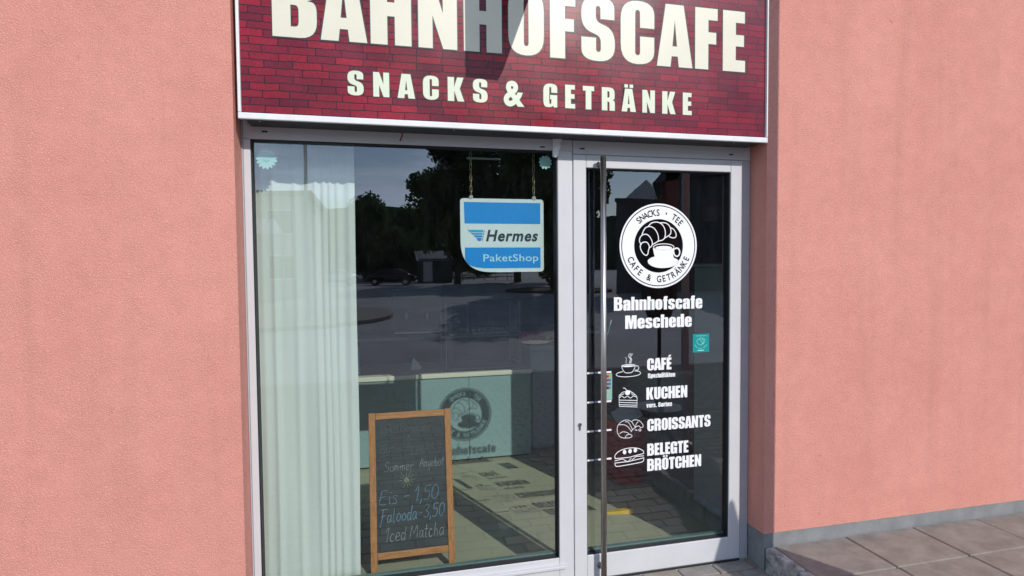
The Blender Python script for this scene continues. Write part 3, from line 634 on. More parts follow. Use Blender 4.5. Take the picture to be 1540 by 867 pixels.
for x in (-.45, .35, 1.15, 1.75):
    q = MB(); q.cyl((x, -.11, 2.1835), (x, -.11, 2.187), .005, n=10); q.build('screw', STEEL, sg)
SY = -.1285
def signword(txt, x0, x1, z0, h, m_, label, **k):
    cs = word(txt, x0, x1, z0, h, **k)
    o = flat('lettering', cs, SY-.0006, m_, sg, .0007); o['label'] = label
    b = flat('letter_outline', cs, SY, DKGREEN, sg, .0006, off=.0042 if h > .2 else .003); b.parent = o; b.location = (0, 0, 0)
signword('BAHNHOFSCAFE', -.389, 1.796, 2.528, .292, CREAM, 'big cream letters of the cafe name', gap=.105)
signword('SNACKS', -.098, .500, 2.307, .103, MINTP, 'small pale letters, left word', xs=1.2, gap=.42)
signword('GETRÄNKE', .758, 1.505, 2.304, .106, MINTP, 'small pale letters, right word', xs=1.2, gap=.42)
cs = font_fit('&', .573, .668, 2.304, .104, off=.035)
o = flat('lettering', cs, SY-.0006, MINTP, sg, .0007); b = flat('letter_outline', cs, SY, DKGREEN, sg, .0006, off=.003); b.parent = o

# unseen caster added above the sign (throws the dark shape on the board)
lamp = thing('sign_shadow_caster', 'unseen plate on an arm, added to shade the sign board', 'shadow caster', (.62, -.03, 3.3))
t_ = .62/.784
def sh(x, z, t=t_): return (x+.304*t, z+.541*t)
q = MB(); q.prism([sh(.42, 2.446), sh(.565, 2.441), sh(.70, 2.80), sh(.42, 2.80)], -.135-.66, -.135-.60); q.build('caster_plate', DARK, lamp)
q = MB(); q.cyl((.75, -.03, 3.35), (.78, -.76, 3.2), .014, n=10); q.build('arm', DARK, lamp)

# ================================================================== INTERIOR THINGS
# curtain
def fold(x):
    y = .165; 
    for c, a, s_ in ((-.448, .030, .010), (-.43, -.012, .02), (-.352, .024, .012), (-.33, -.010, .02), (-.262, .020, .009), (-.243, -.014, .008), (-.226, .018, .007), (-.212, -.012, .006), (-.198, .018, .007), (-.182, -.012, .008), (-.165, .015, .008), (-.14, -.014, .012), (-.112, .014, .012), (-.50, .016, .012)):
        y -= .32*a*math.exp(-((x-c)/(s_*1.25))**2)
    return y-.02*(x+.3)+.003*math.sin(x*31)
cv, cf = [], []; nx, nz = 150, 26
for j in range(nz+1):
    z = .03+2.40*j/nz
    for i in range(nx+1):
        x = -.56+(.56-.087)*i/nx; wob = .004*math.sin(z*2.1+x*9)+.003*math.sin(z*4.7+x*23)
        cv.append((x+wob*.5-.003*(1-z/2.4), fold(x+wob)+wob, z))
for j in range(nz):
    for i in range(nx): a = j*(nx+1)+i; cf.append((a, a+1, a+nx+2, a+nx+1))
me = bpy.data.meshes.new('curtain'); me.from_pydata(cv, [], cf); me.update()
for p in me.polygons: p.use_smooth = True
tag(link('curtain', me, CURTAIN), 'long pale sheer curtain with vertical folds at left of window', 'curtain')
md = COL.objects['curtain'].modifiers.new('thickness', 'SOLIDIFY'); md.thickness = .0012

# hanging parcel shop sign
HX0, HX1, HZ0, HZ1, HY = .405, .823, 1.553, 1.911, .10
hs = thing('hanging_sign', 'blue and white parcel sign hanging on two chains inside the window', 'sign', (HX0, HY, HZ0))
def hp(px, py): return (HX0+(px-13)/902*(HX1-HX0), HZ1-(py-48)/797*(HZ1-HZ0))
def hpoly(pts): return fillet([(*hp(p[0], p[1]), p[2] if len(p) > 2 else 0) for p in pts], 14)
brd = flat('board', [hpoly([(13, 48, .018), (915, 48, .018), (915, 845, .018), (13, 845, .152)])], HY+.004, BOARDW, hs, .008)
flat('blue_field', [hpoly([(52, 88, .003), (878, 88, .003), (878, 318, .003), (57, 318, .003)])], HY-.0008, BLUE, hs)['label'] = 'upper blue field'
flat('blue_field', [hpoly([(58, 577), (878, 577, .003), (878, 803, .004), (58, 803, .125)])], HY-.0008, BLUE, hs)['label'] = 'lower blue field with rounded corner'
def hw(txt, x0, x1, y0, y1, m_, **k):
    (xa, za), (xb, zb) = hp(x0, y1), hp(x1, y0)
    return flat('lettering', font_fit(txt, xa, xb, za, zb-za, **k), HY-.0016, m_, hs, .0006)
hw('Hermes', 283, 850, 390, 505, NAVY, shear=.22, off=.026, spacing=1.12); hw('PaketShop', 252, 852, 652, 728, mat('pale_blue_print', (.50, .80, .86), .5), off=.006, spacing=1.05)
for i, (xa, xb, xc, xd, y0, y1) in enumerate(((88, 256, 252, 112, 386, 411), (120, 250, 246, 142, 419, 438), (150, 244, 240, 172, 446, 465), (180, 238, 226, 200, 473, 506))):
    flat('emblem_bar', [[hp(xa, y0), hp(xb, y0), hp(xc, y1), hp(xd, y1)]], HY-.0016, (LBLUE, LBLUE, BLUE, BLUE)[i], hs)
for i in range(4):
    y0 = 395+i*29; flat('emblem_dash', [[hp(262-i*7, y0), hp(272-i*7, y0), hp(267-i*7, y0+18), hp(257-i*7, y0+18)]], HY-.0016, mat('grey_print', (.2, .26, .3), .5), hs)
# chains: real links
def link_mesh():
    bm = bmesh.new(); n = 18; k = 6; r = .0013; ring = []
    path = []
    for i in range(n):
        a = 2*math.pi*i/n; path.append(Vector((.0055*math.cos(a), 0, .0075*math.sin(a)+(.008 if math.sin(a) > 0 else -.008))))
    for i in range(n):
        t = (path[(i+1) % n]-path[i-1]).normalized(); nrm = Vector((0, 1, 0)); b = t.cross(nrm)
        ring.append([bm.verts.new(path[i]+nrm*r*math.cos(2*math.pi*j/k)+b*r*math.sin(2*math.pi*j/k)) for j in range(k)])
    for i in range(n):
        for j in range(k): bm.faces.new((ring[i][j], ring[i][(j+1) % k], ring[(i+1) % n][(j+1) % k], ring[(i+1) % n][j]))
    bmesh.ops.recalc_face_normals(bm, faces=bm.faces); me = bpy.data.meshes.new('chain_link'); bm.to_mesh(me); bm.free()
    for p in me.polygons: p.use_smooth = True
    me.materials.append(BRASS); return me
lm = link_mesh()
for x, lab in ((.459, 'thin brass chain holding the left corner of the hanging sign'), (.774, 'thin brass chain holding the right corner of the hanging sign')):
    c = thing('chain', lab, 'chain', (x, HY+.004, HZ1), group='chains of the hanging sign')
    z = .02; i = 0
    while z < .46:
        o = link('chain_link', lm, None, c); o.location = (0, 0, z); o.rotation_euler = (0, 0, R(20 if i % 2 else 110)); z += .0262; i += 1
    q = MB(); q.cyl((x, HY-.002, HZ1+.006), (x, HY+.01, HZ1+.006), .010, n=14); q.build('eyelet', STEEL, c)
q = MB(); q.box(.44, .60, .09, .115, 2.10, 2.106); q.build('hanging_rail', GREYM, hs)

# chalkboard A-frame
ab = thing('chalkboard_stand', 'wooden A-frame chalkboard with handwritten prices behind the window', 'chalkboard', (-.047, .28, 0))
ab.rotation_euler = (R(-9.8), 0, 0)
def lb(name, x0, x1, y0, y1, z0, z1, m_, bev=.003, par=ab):   # local coordinates
    q = MB(); q.box(x0, x1, y0, y1, z0, z1, bev, seg=2); me_o = q.build(name, m_); me_o.parent = par; return me_o
W_, H_ = .432, .825
lb('stile', 0, .034, 0, .02, 0, H_, WOOD); lb('stile', W_-.034, W_, 0, .02, 0, H_, WOOD)
lb('top_rail', .0345, W_-.0345, .001, .019, H_-.036, H_-.002, WOODH); lb('bottom_rail', .0345, W_-.0345, .001, .019, .085, .119, WOODH)
lb('chalk_panel', .0345, W_-.0345, .008, .014, .1192, H_-.0365, SLATE, 0)
for x0 in (.01, W_-.04):
    q = MB(); q.cyl((x0+.015, .03, H_-.03), (x0+.015, .33, .05), .014, n=8); o = q.build('rear_leg', WOOD); o.parent = ab
q = MB(); q.box(.02, W_-.02, .27, .285, .15, .18, .002); o = q.build('rear_rail', WOODH); o.parent = ab
# handwriting: simple pen strokes per character, unit height 1
HWR = {
 'W': [[(0, 1), (.15, 0), (.35, .7), (.55, 0), (.75, 1)]], 'i': [[(.1, .55), (.08, .1), (.18, 0)], [(.12, .78), (.13, .82)]], 'l': [[(.1, 1), (.05, .3), (.12, 0), (.2, .08)]], 'k': [[(.05, 1), (.05, 0)], [(.35, .6), (.08, .3), (.38, 0)]],
 'o': [[(.25, .55), (.08, .45), (.05, .15), (.2, 0), (.36, .15), (.35, .42), (.22, .55)]], 'm': [[(.03, .55), (.05, 0)], [(.05, .35), (.18, .56), (.25, .4), (.25, 0)], [(.25, .35), (.4, .56), (.47, .4), (.48, 0)]], 'e': [[(.05, .28), (.3, .34), (.28, .52), (.12, .55), (.04, .25), (.14, 0), (.34, .1)]], 'n': [[(.05, .55), (.06, 0)], [(.06, .33), (.2, .56), (.3, .42), (.31, 0)]],
 '&': [[(.5, .05), (.15, .7), (.25, .95), (.38, .8), (.08, .3), (.15, .02), (.35, .05), (.5, .4)]], 'G': [[(.55, .85), (.3, 1), (.08, .7), (.06, .25), (.28, 0), (.5, .15), (.52, .45), (.3, .45)]], 'u': [[(.04, .55), (.06, .12), (.2, 0), (.32, .2), (.34, .55)], [(.34, .55), (.36, .02)]], 't': [[(.15, .9), (.14, .1), (.25, 0)], [(0, .58), (.3, .62)]],
 'A': [[(0, 0), (.3, 1), (.5, 0)], [(.08, .38), (.46, .42)]], 'p': [[(.05, .55), (.02, -.35)], [(.05, .4), (.22, .56), (.36, .35), (.22, .02), (.06, .1)]], ':': [[(.1, .6), (.1, .65)], [(.1, .15), (.1, .2)]], ')': [[(.05, .9), (.2, .5), (.05, .0)]],
 'S': [[(.45, .85), (.25, 1), (.08, .8), (.2, .55), (.42, .35), (.38, .08), (.15, 0), (.02, .15)]], 'r': [[(.05, .55), (.06, 0)], [(.06, .35), (.18, .55), (.3, .5)]], 'g': [[(.33, .5), (.12, .55), (.06, .2), (.2, .05), (.32, .3)], [(.34, .55), (.33, -.2), (.2, -.42), (.04, -.3)]], 'b': [[(.05, 1), (.05, .05), (.25, 0), (.36, .25), (.24, .5), (.06, .35)]],
 'E': [[(.5, .98), (.12, .95), (.08, .5), (.05, .05), (.5, .0)], [(.08, .52), (.4, .55)]], 's': [[(.3, .5), (.14, .55), (.06, .42), (.28, .2), (.24, .02), (.03, .04)]], '-': [[(.05, .42), (.38, .45)]], '1': [[(.0, .7), (.2, 1), (.16, 0)]], ',': [[(.1, .08), (.08, -.05), (.0, -.2)]],
 '5': [[(.48, .98), (.15, .96), (.12, .58), (.35, .6), (.42, .3), (.28, .02), (.04, .08)]], '0': [[(.25, 1), (.06, .75), (.06, .2), (.22, 0), (.42, .22), (.44, .75), (.25, 1)]], 'F': [[(.02, .95), (.55, 1)], [(.2, .97), (.15, .4), (.05, -.25)], [(.1, .5), (.42, .54)]], 'a': [[(.33, .5), (.14, .55), (.04, .25), (.15, .0), (.3, .2), (.34, .55), (.33, .1), (.42, .02)]], 'd': [[(.32, .48), (.12, .52), (.04, .2), (.16, 0), (.32, .2)], [(.38, 1), (.33, .1), (.42, 0)]],
 '3': [[(.05, .85), (.25, 1), (.4, .8), (.18, .56), (.42, .35), (.3, .02), (.03, .1)]], 'I': [[(-.05, .7), (.2, 1), (.12, 0)]], 'c': [[(.3, .48), (.14, .54), (.04, .25), (.15, 0), (.32, .08)]], 'M': [[(0, 0), (.12, 1), (.32, .35), (.55, 1), (.62, 0)]], 'h': [[(.08, 1), (.04, 0)], [(.05, .3), (.2, .5), (.3, .35), (.3, 0)]], ' ': []}
ADV = {'i': .28, 'l': .3, 't': .36, '1': .36, ',': .22, '-': .5, 'm': .58, 'W': .85, 'M': .74, ' ': .3, 'I': .34, ':': .22, 'A': .62, 'E': .62, 'F': .58, 'G': .65, 'S': .55, '5': .56, '0': .54, '3': .52}
def write(txt, x0, x1, z0, h, m_, wd=.0026, slope=0, label=None, seed=1, depth=.0077):
    rr = random.Random(seed); cur = 0; lines = []
    for ch in txt:
        for st_ in HWR[ch]:
            lines.append([(cur+px+rr.uniform(-.02, .02), pz+rr.uniform(-.03, .03)) for px, pz in st_])
        cur += ADV.get(ch, .45)
    k = (x1-x0)/cur
    ls = [([(x0+px*k+pz*h*.12, z0+pz*h+slope*px*k) for px, pz in smooth_line(l, 4)], wd*rr.uniform(.75, 1.2)) for l in lines]
    me = ribbons(ls, wd, .0003, seed); me.transform(Matrix.Translation((0, depth, 0))); o = link('chalk_writing', me, m_, ab)
    if label: o['label'] = label
    return o
write('Willkommen', .06, .33, .715, .048, CHF, .0018, label='faded first chalk line', seed=2)
write('&', .19, .22, .672, .028, CHF, .0018, label='faded chalk ampersand', seed=3)
write('Guten Appetit :)', .052, .385, .612, .046, CHF, .0022, label='faded second chalk line', seed=4)
me = ribbons([smooth_line([(.045, .592), (.09, .602), (.15, .60), (.22, .597), (.29, .605), (.35, .598), (.375, .604)], 5)], .0016, .0003); me.transform(Matrix.Translation((0, .0077, 0))); link('chalk_line', me, CHF, ab)
write('Sommer', .075, .232, .520, .047, CHW, .0024, label='chalk word for summer', seed=5); write('Angebot', .258, .388, .528, .047, CHW, .0022, label='chalk word for offer', seed=6)
sun = [[(.19+.018*math.cos(R(a)), .470+.016*math.sin(R(a))), (.19+rr_*math.cos(R(a)), .470+rr_*math.sin(R(a)))] for a, rr_ in ((0, .04), (35, .045), (62, .05), (92, .055), (125, .05), (155, .035), (185, .045), (215, .035), (245, .04), (275, .036), (305, .035), (335, .038))]
sun += [(sl([(.18, .470), (.187, .479), (.197, .474), (.198, .463), (.188, .459), (.180, .468)]), .007), ([(.182, .47), (.197, .469)], .009)]
me = ribbons(sun, .0022, .0003); me.transform(Matrix.Translation((0, .0077, 0))); o = link('chalk_sun', me, CHY, ab); o['label'] = 'small chalk sun'
write('Eis - 1,50', .045, .355, .355, .072, CHB, .0032, .02, 'blue chalk price line for ice cream', 7)
write('Falooda-3,50', .048, .384, .262, .068, CHB, .0032, .03, 'blue chalk price line, second', 8)
write('Iced Matcha', .075, .378, .168, .068, CHW, .0030, .02, 'white chalk line at the bottom', 9)

# counter
ct = thing('sales_counter', 'long pale teal sales counter with cream top behind the window', 'counter', (-1.2, 1.9, 0))
for i, (x0, x1) in enumerate(((-1.6, -.30), (-.298, .72), (.722, 1.235))):
    q = MB(); q.box(x0, x1, 1.9, 1.925, .02, .69, .002); q.build('front_panel', TEAL, ct)
q = MB(); q.box(-1.62, 1.245, 1.885, 2.45, .692, .728, .003); q.build('counter_top', TOPM, ct)
q = MB(); q.box(1.21, 1.234, 1.926, 2.43, .02, .69, .002); q.build('end_panel', TEAL, ct)
q = MB(); q.box(-1.6, 1.22, 1.93, 1.94, -.0, .018); q.build('toe_board', DARK, ct)
gc = thing('grey_cabinet', 'pale grey cabinet standing past the right end of the counter', 'cabinet', (1.26, 2.0, 0))
q = MB(); q.box(1.26, 1.62, 2.0, 2.5, .03, .90, .004); q.build('cabinet_body', GREYM, gc); q = MB(); q.box(1.27, 1.61, 1.982, 1.998, .05, .86, .003); q.build('cabinet_door', GREYM, gc)
q = MB(); q.box(1.25, 1.63, 1.985, 2.51, .902, .925, .003); q.build('cabinet_top', DARK, gc)
# glass display case on the counter
dc = thing('display_case', 'glass display case on the counter behind the hanging sign', 'display case', (.55, 2.0, .728))
CG = glass_mat('case_glass', 1.5, (.95, .97, .96))
PALM = mat('brushed_case_metal', (.22, .22, .23), .4, metal=.6)
for x in (.552, 1.168):
    for y_ in (1.99, 2.35): q = MB(); q.box(x-.005, x+.005, y_-.005, y_+.005, .729, 1.28); q.build('corner_post', PALM, dc)
for z in (.735, 1.0, 1.285):
    q = MB(); q.box(.545, 1.175, 1.98, 2.36, z, z+.012, .002); q.build('shelf', PALM if z < 1.28 else DARK, dc)
q = MB(); q.box(.565, 1.155, 1.986, 1.990, .75, 1.27); q.build('case_glass', CG, dc)
tray = thing('food_tray', 'pale tray of food on the middle shelf of display case', 'tray', (.6, 2.02, 1.012))
q = MB(); q.box(.585, 1.09, 2.02, 2.30, 1.013, 1.022, .003); q.build('tray_base', WHITE, tray)
for i in range(9):
    q = MB(); bmesh.ops.create_icosphere(q.bm, subdivisions=2, radius=.03, matrix=Matrix.Translation((.64+.052*i, 2.09+.06*(i % 3), 1.038)) @ Matrix.Diagonal((1, 1.3, .7, 1))); q.build('bread_roll', mat('crust', (.38+.03*(i % 3), .18, .09), .8, var=.3, vscale=30), tray, True)
# stacked red cups
for i in range(4):
    q = MB(); x = 1.225+i*.045; q.lathe((x, 2.10, .93), [(0, .0), (.014, 0), (.016, .003), (.021, .085), (.023, .088), (.020, .088), (.015, .01)], 16)
    tag(q.build('red_cup', REDM, None, True), ['slim red cup on the grey cabinet, leftmost of four', 'second slim red cup from the left on cabinet', 'third slim red cup from the left on cabinet', 'slim red cup on the grey cabinet, rightmost of four'][i], 'cup', 'red cups on the cabinet')
q = MB(); q.box(1.42, 1.50, 2.05, 2.11, .926, .99, .006); yb = q.build('yellow_box', YEL); tag(yb, 'small yellow box beside the red cups', 'box')
q = MB(); q.prism([(1.435, .945), (1.455, .975), (1.485, .962), (1.47, .94)], 2.047, 2.0495); q.build('dark_print', DARK, yb)
# coffee machine at the back
cm = thing('coffee_machine', 'dark coffee machine with chrome edge on back counter', 'coffee machine', (.2, 2.9, .9))
q = MB(); q.box(.15, .62, 2.9, 3.3, .92, 1.35, .02, seg=2); q.build('machine_body', DARK, cm); q = MB(); q.box(.17, .60, 2.86, 2.9, .94, .96, .003); q.build('drip_tray', STEEL, cm)
for x in (.28, .48): q = MB(); q.cyl((x, 2.87, 1.08), (x, 2.87, 1.14), .03, n=16); q.build('brew_head', STEEL, cm)
bk = thing('back_counter', 'dark back counter along the rear of the shop', 'counter', (-1, 2.85, 0))
q = MB(); q.box(-1.6, 2.2, 2.85, 3.4, 0, .88, .004); q.build('cabinet_body', DARK, bk); q = MB(); q.box(-1.62, 2.22, 2.82, 3.42, .882, .915, .003); q.build('counter_top', GREYM, bk)
# napkins and note on the counter
q = MB(); q.prism([(.27, .73), (.295, .83), (.36, .75), (.355, .73)], 2.12, 2.17); tag(q.build('napkin', BOARDW), 'folded pale napkin standing on the counter top', 'napkin')
nb_ = MB(); nb_.box(-.185, -.13, 2.0, 2.02, .735, .95, .003); tag(nb_.build('blue_menu_card', mat('blue_card', (.20, .38, .62), .5)), 'light blue menu card standing at the curtain edge', 'card')
# straw or string of beads hanging behind the door glass
sgx = thing('striped_straw', 'thin green and white straw leaning behind the door glass', 'straw', (1.2, .3, 1.0))
GRN = mat('green_stripe', (.08, .42, .26), .5)
pts = [Vector((1.262, .28, 1.28)), Vector((1.205, .28, 1.09)), Vector((1.213, .28, 1.0)), Vector((1.245, .28, .93))]
for s_ in range(3):
    a, b = pts[s_], pts[s_+1]; n_ = 7 if s_ == 0 else 3
    for k in range(n_):
        q = MB(); q.cyl(a.lerp(b, k/n_), a.lerp(b, (k+.92)/n_), .0022, n=6); q.build('straw_segment', GRN if k % 2 or s_ else VINYL, sgx)
tp_ = MB(); tp_.prism([(1.545, .575), (1.70, .665), (1.78, .545), (1.73, .52), (1.59, .505)], .95, .965); tag(tp_.build('grey_board', mat('lilac_grey_board', (.30, .30, .36), .5)), 'tilted lilac-grey board propped above the red bin', 'board')
# bin
bn = thing('red_bin', 'red round bin standing inside behind the door', 'bin', (1.78, 1.22, 0))
q = MB(); q.lathe((1.78, 1.22, 0), [(0, .004), (.135, .004), (.145, .02), (.158, .44), (.164, .45), (.164, .47), (.155, .47), (.16, .06), (0, .05)], 36); q.build('bin_body', REDM, bn, True)
q = MB(); q.lathe((1.78, 1.22, .47), [(.166, .0), (.17, .02), (.17, .055), (.06, .07), (0, .072)], 36); q.build('bin_lid', DARK, bn, True)
def curved_text(txt, c, r, z, h, a_mid, m_, par):
    cs = font_fit(txt, 0, h*.62*len(txt), 0, h); me = fill_mesh(cs, .001)
    xm = h*.62*len(txt)/2
    for v in me.vertices:
        a = R(a_mid)+(v.co.x-xm)/r; rr_ = r-v.co.y; v.co = Vector((c[0]+rr_*math.cos(a), c[1]+rr_*math.sin(a), z+v.co.z))
    me.transform(Matrix.Translation(-parent_loc(par))); return link('lettering', me, m_, par)
PKL = mat('pale_pink_print', (.62, .40, .40), .6)
curved_text('RESTMÜLL', (1.78, 1.22), .161, .36, .038, 248, PKL, bn); curved_text('KEINEN MÜLL', (1.78, 1.22), .156, .16, .034, 252, PKL, bn)
# pale tall cabinet inside right
tc_ = thing('tall_cabinet', 'tall pale blue-grey cabinet side just inside the door', 'cabinet', (2.02, .3, 0))
q = MB(); q.box(2.03, 2.5, .32, .72, .02, 1.56, .004); q.build('cabinet_body', GREYM, tc_); q = MB(); q.box(2.02, 2.51, .31, .73, 1.562, 1.585, .003); q.build('cabinet_top', GREYM, tc_)
# side counter
sc_ = thing('side_counter', 'short teal counter with cream top deep inside the door', 'counter', (2.35, 1.75, 0))
q = MB(); q.box(2.28, 2.60, 1.75, 2.3, .02, .64, .003); q.build('front_panel', TEAL, sc_); q = MB(); q.box(2.26, 2.62, 1.735, 2.32, .642, .672, .003); q.build('counter_top', TOPM, sc_)
q = MB(); q.box(2.62, 3.3, .9, 1.5, .0, 1.5, .004); tag(q.build('drinks_fridge', DARK), 'black drinks fridge against the right interior wall', 'fridge')
# yellow wedge on the floor
yw = MB(); v = [(1.40, .70, 0), (1.565, .66, 0), (1.567, .70, 0), (1.40, .725, 0), (1.40, .70, .008), (1.565, .66, .03), (1.567, .70, .03), (1.40, .725, .008)]
vs = [yw.bm.verts.new(p) for p in v]
for f_ in ((0, 1, 2, 3), (4, 5, 6, 7), (0, 1, 5, 4), (1, 2, 6, 5), (2, 3, 7, 6), (3, 0, 4, 7)): yw.bm.faces.new([vs[i] for i in f_])
tag(yw.build('door_wedge', YEL), 'flat yellow door wedge lying on the floor', 'door wedge')

# ================================================================== THE STREET BEHIND THE CAMERA (seen mirrored in the glass)
# slim pole and closed parasol added to shade the pillar and door foot
pole = thing('shadow_post', 'slim grey steel post added to shade the wall beside the door', 'post', (2.562, -1.698, 0))
q = MB(); q.cyl((2.562, -1.698, 0), (2.562, -1.698, 5.2), .032, n=16); q.build('post', FRAME2, pole); q = MB(); q.cyl((2.562, -1.698, 0), (2.562, -1.698, .05), .06, n=16); q.build('base', FRAME2, pole)
pr_ = thing('shadow_parasol', 'closed dark parasol added to shade the door foot', 'parasol', (2.96, -2.9, 0))
q = MB(); q.lathe((2.945, -2.9, 0), [(0, 2.33), (.015, 2.31), (.06, 2.14), (.115, 1.97), (.16, 1.8), (.19, 1.5), (.19, 1.2), (.12, 1.0), (.03, .98)], 16); q.build('folded_canopy', mat('dark_canvas', (.05, .03, .035), .9, var=.2), pr_, True)
q = MB(); q.cyl((2.945, -2.9, .06), (2.945, -2.9, 1.2), .02, n=12); q.build('pole', DARK, pr_); q = MB(); q.lathe((2.945, -2.9, 0), [(0, .0), (.25, 0), (.25, .05), (.05, .08), (.03, .2), (0, .2)], 20); q.build('base', CONC, pr_)
# street lamp seen at upper left of the window
sl_ = thing('street_lamp', 'tall thin street lamp beside the road', 'street lamp', (-1.9, -15, -.12))
q = MB(); q.cyl((-1.9, -15, -.12), (-1.9, -15, 7), .06, .045, n=12); q.build('pole', FRAME2, sl_); q = MB(); q.box(-2.0, -1.3, -15.12, -14.88, 7.0, 7.1, .03); q.build('lamp_head', FRAME2, sl_)
# kerbed island at left
isl = MB(); isl.lathe((-3.6, -17.3, -.12), [(4.2, 0), (4.2, .11), (4.08, .13), (3.9, .13), (0, .13)], 48); o = isl.build('traffic_island', STEP); o['kind'] = 'structure'
# trees
def tree_mesh(seed, H, rad, trunk_h, n):
    rr = random.Random(seed); bm = bmesh.new(); cl = []
    for k in range(46):
        a = rr.uniform(0, 6.283); u = rr.random(); zz = trunk_h+(H-trunk_h)*(.08+.86*u); rmax = rad*math.sin(math.pi*(.16+.80*u)**.9)
        d = rmax*math.sqrt(rr.random())*.9; cl.append((d*math.cos(a), d*math.sin(a), zz, rr.uniform(.22, .38)*rad))
    for i in range(n):
        c = rr.choice(cl); v = Vector((rr.gauss(0, 1), rr.gauss(0, 1), rr.gauss(0, 1))).normalized()*c[3]*rr.random()**.35
        p = Vector(c[:3])+v; s_ = rr.uniform(.10, .24); q = Vector((rr.uniform(-1, 1), rr.uniform(-1, 1), rr.uniform(-.5, .5))).normalized(); r2 = q.orthogonal().normalized(); r3 = q.cross(r2)
        bm.faces.new([bm.verts.new(p+r2*s_*a_+r3*s_*.55*b_) for a_, b_ in ((-1, 0), (0, -1), (1, .1), (0, 1))])
    me = bpy.data.meshes.new('crown'); bm.to_mesh(me); bm.free()
    tb = MB(); tb.cyl((0, 0, 0), (0, 0, trunk_h+.5), .024*H, .015*H, n=12); tb.cyl((0, 0, trunk_h+.3), (.1, 0, H*.8), .015*H, .004*H, n=8)
    for k in range(7):
        a = k*2.4; z0 = trunk_h*(.85+.1*k); tb.cyl((0, 0, z0), (rad*.6*math.cos(a), rad*.6*math.sin(a), min(z0+rad*.8, H*.9)), .009*H, .003*H, n=6)
    to = tb.build('trunk', BARK); tme = to.data; bpy.data.objects.remove(to); return me, tme
BARK = mat('bark', (.10, .075, .055), .9, var=.3, vscale=4, bump=.6, bscale=12, bdist=.03)
LEAF = [leaf_mat('leaf_dark', (.035, .06, .022), (.06, .10, .03)), leaf_mat('leaf_mid', (.05, .085, .028), (.09, .13, .04))]
kinds = [tree_mesh(1, 14.5, 4.8, 1.6, 30000), tree_mesh(2, 15, 5.0, 2.6, 32000), tree_mesh(3, 9, 4.4, .6, 20000), tree_mesh(4, 6, 3.6, .3, 14000)]
for me, t in kinds: me.materials.append(LEAF[0])
trees = [(1, 11.3, -33, .72, 0, 'big dark tree standing nearest the window across the road'), (0, 7.3, -50, 1, 1, 'tall dark tree left of the nearest one'), (1, 13.5, -52, 1.05, 2, 'tall dark tree behind the nearest one'), 
 (2, -.5, -70, 1, 1, 'broad tree behind the parked cars, at left'), (2, 4, -78, 1, 2, 'broad tree behind the kiosk'), (2, -7, -62, .9, 0, 'broad tree beside the flat-roofed building'), (2, 8.5, -85, 1.1, 4, 'broad tree far behind the kiosk'), (3, 2.2, -62, .9, 2, 'bushy small tree between the parked cars and kiosk'), (3, 11.5, -30.8, .45, 5, 'low shrub at the foot of the nearest tree'), (2, 14.5, -80, 1, 3, 'broad tree at far right of the square'), (2, -14, -75, 1.1, 1, 'broad tree far left of the square'), (2, -1, -95, 1.4, 6, 'largest far tree behind the left trees'), (2, 12, -100, 1.5, 5, 'largest far tree behind the kiosk')]
for kd, x, y, s_, rz, lab in trees:
    t = thing('tree', lab, 'tree', (x, y, -.12), group='trees around the square'); t.scale = (s_, s_, 1 if s_ == .72 else s_); t.rotation_euler = (0, 0, rz)
    link('crown', kinds[kd][0], None, t); link('trunk', kinds[kd][1], None, t)
# planted bed with a kerb round the nearest tree
bd = MB(); bd.lathe((11.4, -32.5, -.12), [(3.4, 0), (3.4, .13), (3.25, .14), (3.2, .10), (0, .12)], 40); o = bd.build('tree_bed', mat('bed_soil', (.07, .06, .04), 1, var=.3)); o['kind'] = 'structure'
hl = MB(); hv = []
for i in range(61):
    x = -240+8*i; hv.append((x, 16+5*math.sin(i*.31)+3*math.sin(i*.83+1)))
hl.prism([(-240, -1)]+hv+[(240, -1)], -205, -165); structure(hl.build('wooded_hill', mat('far_woods', (.03, .045, .025), .9, var=.45, vscale=.12, bump=1, bscale=.35, bdist=2)))
# flat roofed building at left
ROOF = mat('dark_roof', (.06, .055, .055), .8, var=.2); RENDER = mat('pale_render', (.55, .53, .49), .9, var=.06, vscale=1); WG = mat('dark_pane', (.02, .025, .03), .08)
fb = thing('flat_roofed_building', 'low pale flat-roofed building across the square', 'building', (-10, -30, 0))
q = MB(); q.box(-18, -3.5, -40, -30, -.2, 5.3); q.build('wall', RENDER, fb); q = MB(); q.box(-18.3, -3.2, -40.3, -29.7, 5.3, 5.55); q.build('roof', ROOF, fb)
for i in range(6):
    for z in (.9, 3.3):
        q = MB(); q.box(-16.5+i*2.2, -15.1+i*2.2, -29.99, -29.93, z, z+1.3); w1 = q.build('window', WHITE, fb); q = MB(); q.box(-16.43+i*2.2, -15.17+i*2.2, -29.925, -29.915, z+.07, z+1.23); q.build('pane', WG, w1)
# glazed canopy
cn = thing('glass_canopy', 'bright sloping glass canopy on thin posts', 'canopy', (-4.5, -20, 0))
CAN = mat('milky_glazing', (.8, .84, .85), .3)
for i in range(4):
    x0 = -6.2+i*.78
    q = MB(); vs = [q.bm.verts.new(p) for p in ((x0, -19.4, 2.75), (x0+.74, -19.4, 2.75), (x0+.74-.55*(i == 3), -20.9, 3.4), (x0, -20.9, 3.4))]; q.bm.faces.new(vs); bmesh.ops.solidify(q.bm, geom=q.bm.faces[:], thickness=.02); q.build('roof_pane', CAN, cn)
for x in (-6.1, -3.2): q = MB(); q.cyl((x, -19.5, -.12), (x, -19.5, 2.8), .04, n=10); q.build('post', FRAME2, cn)
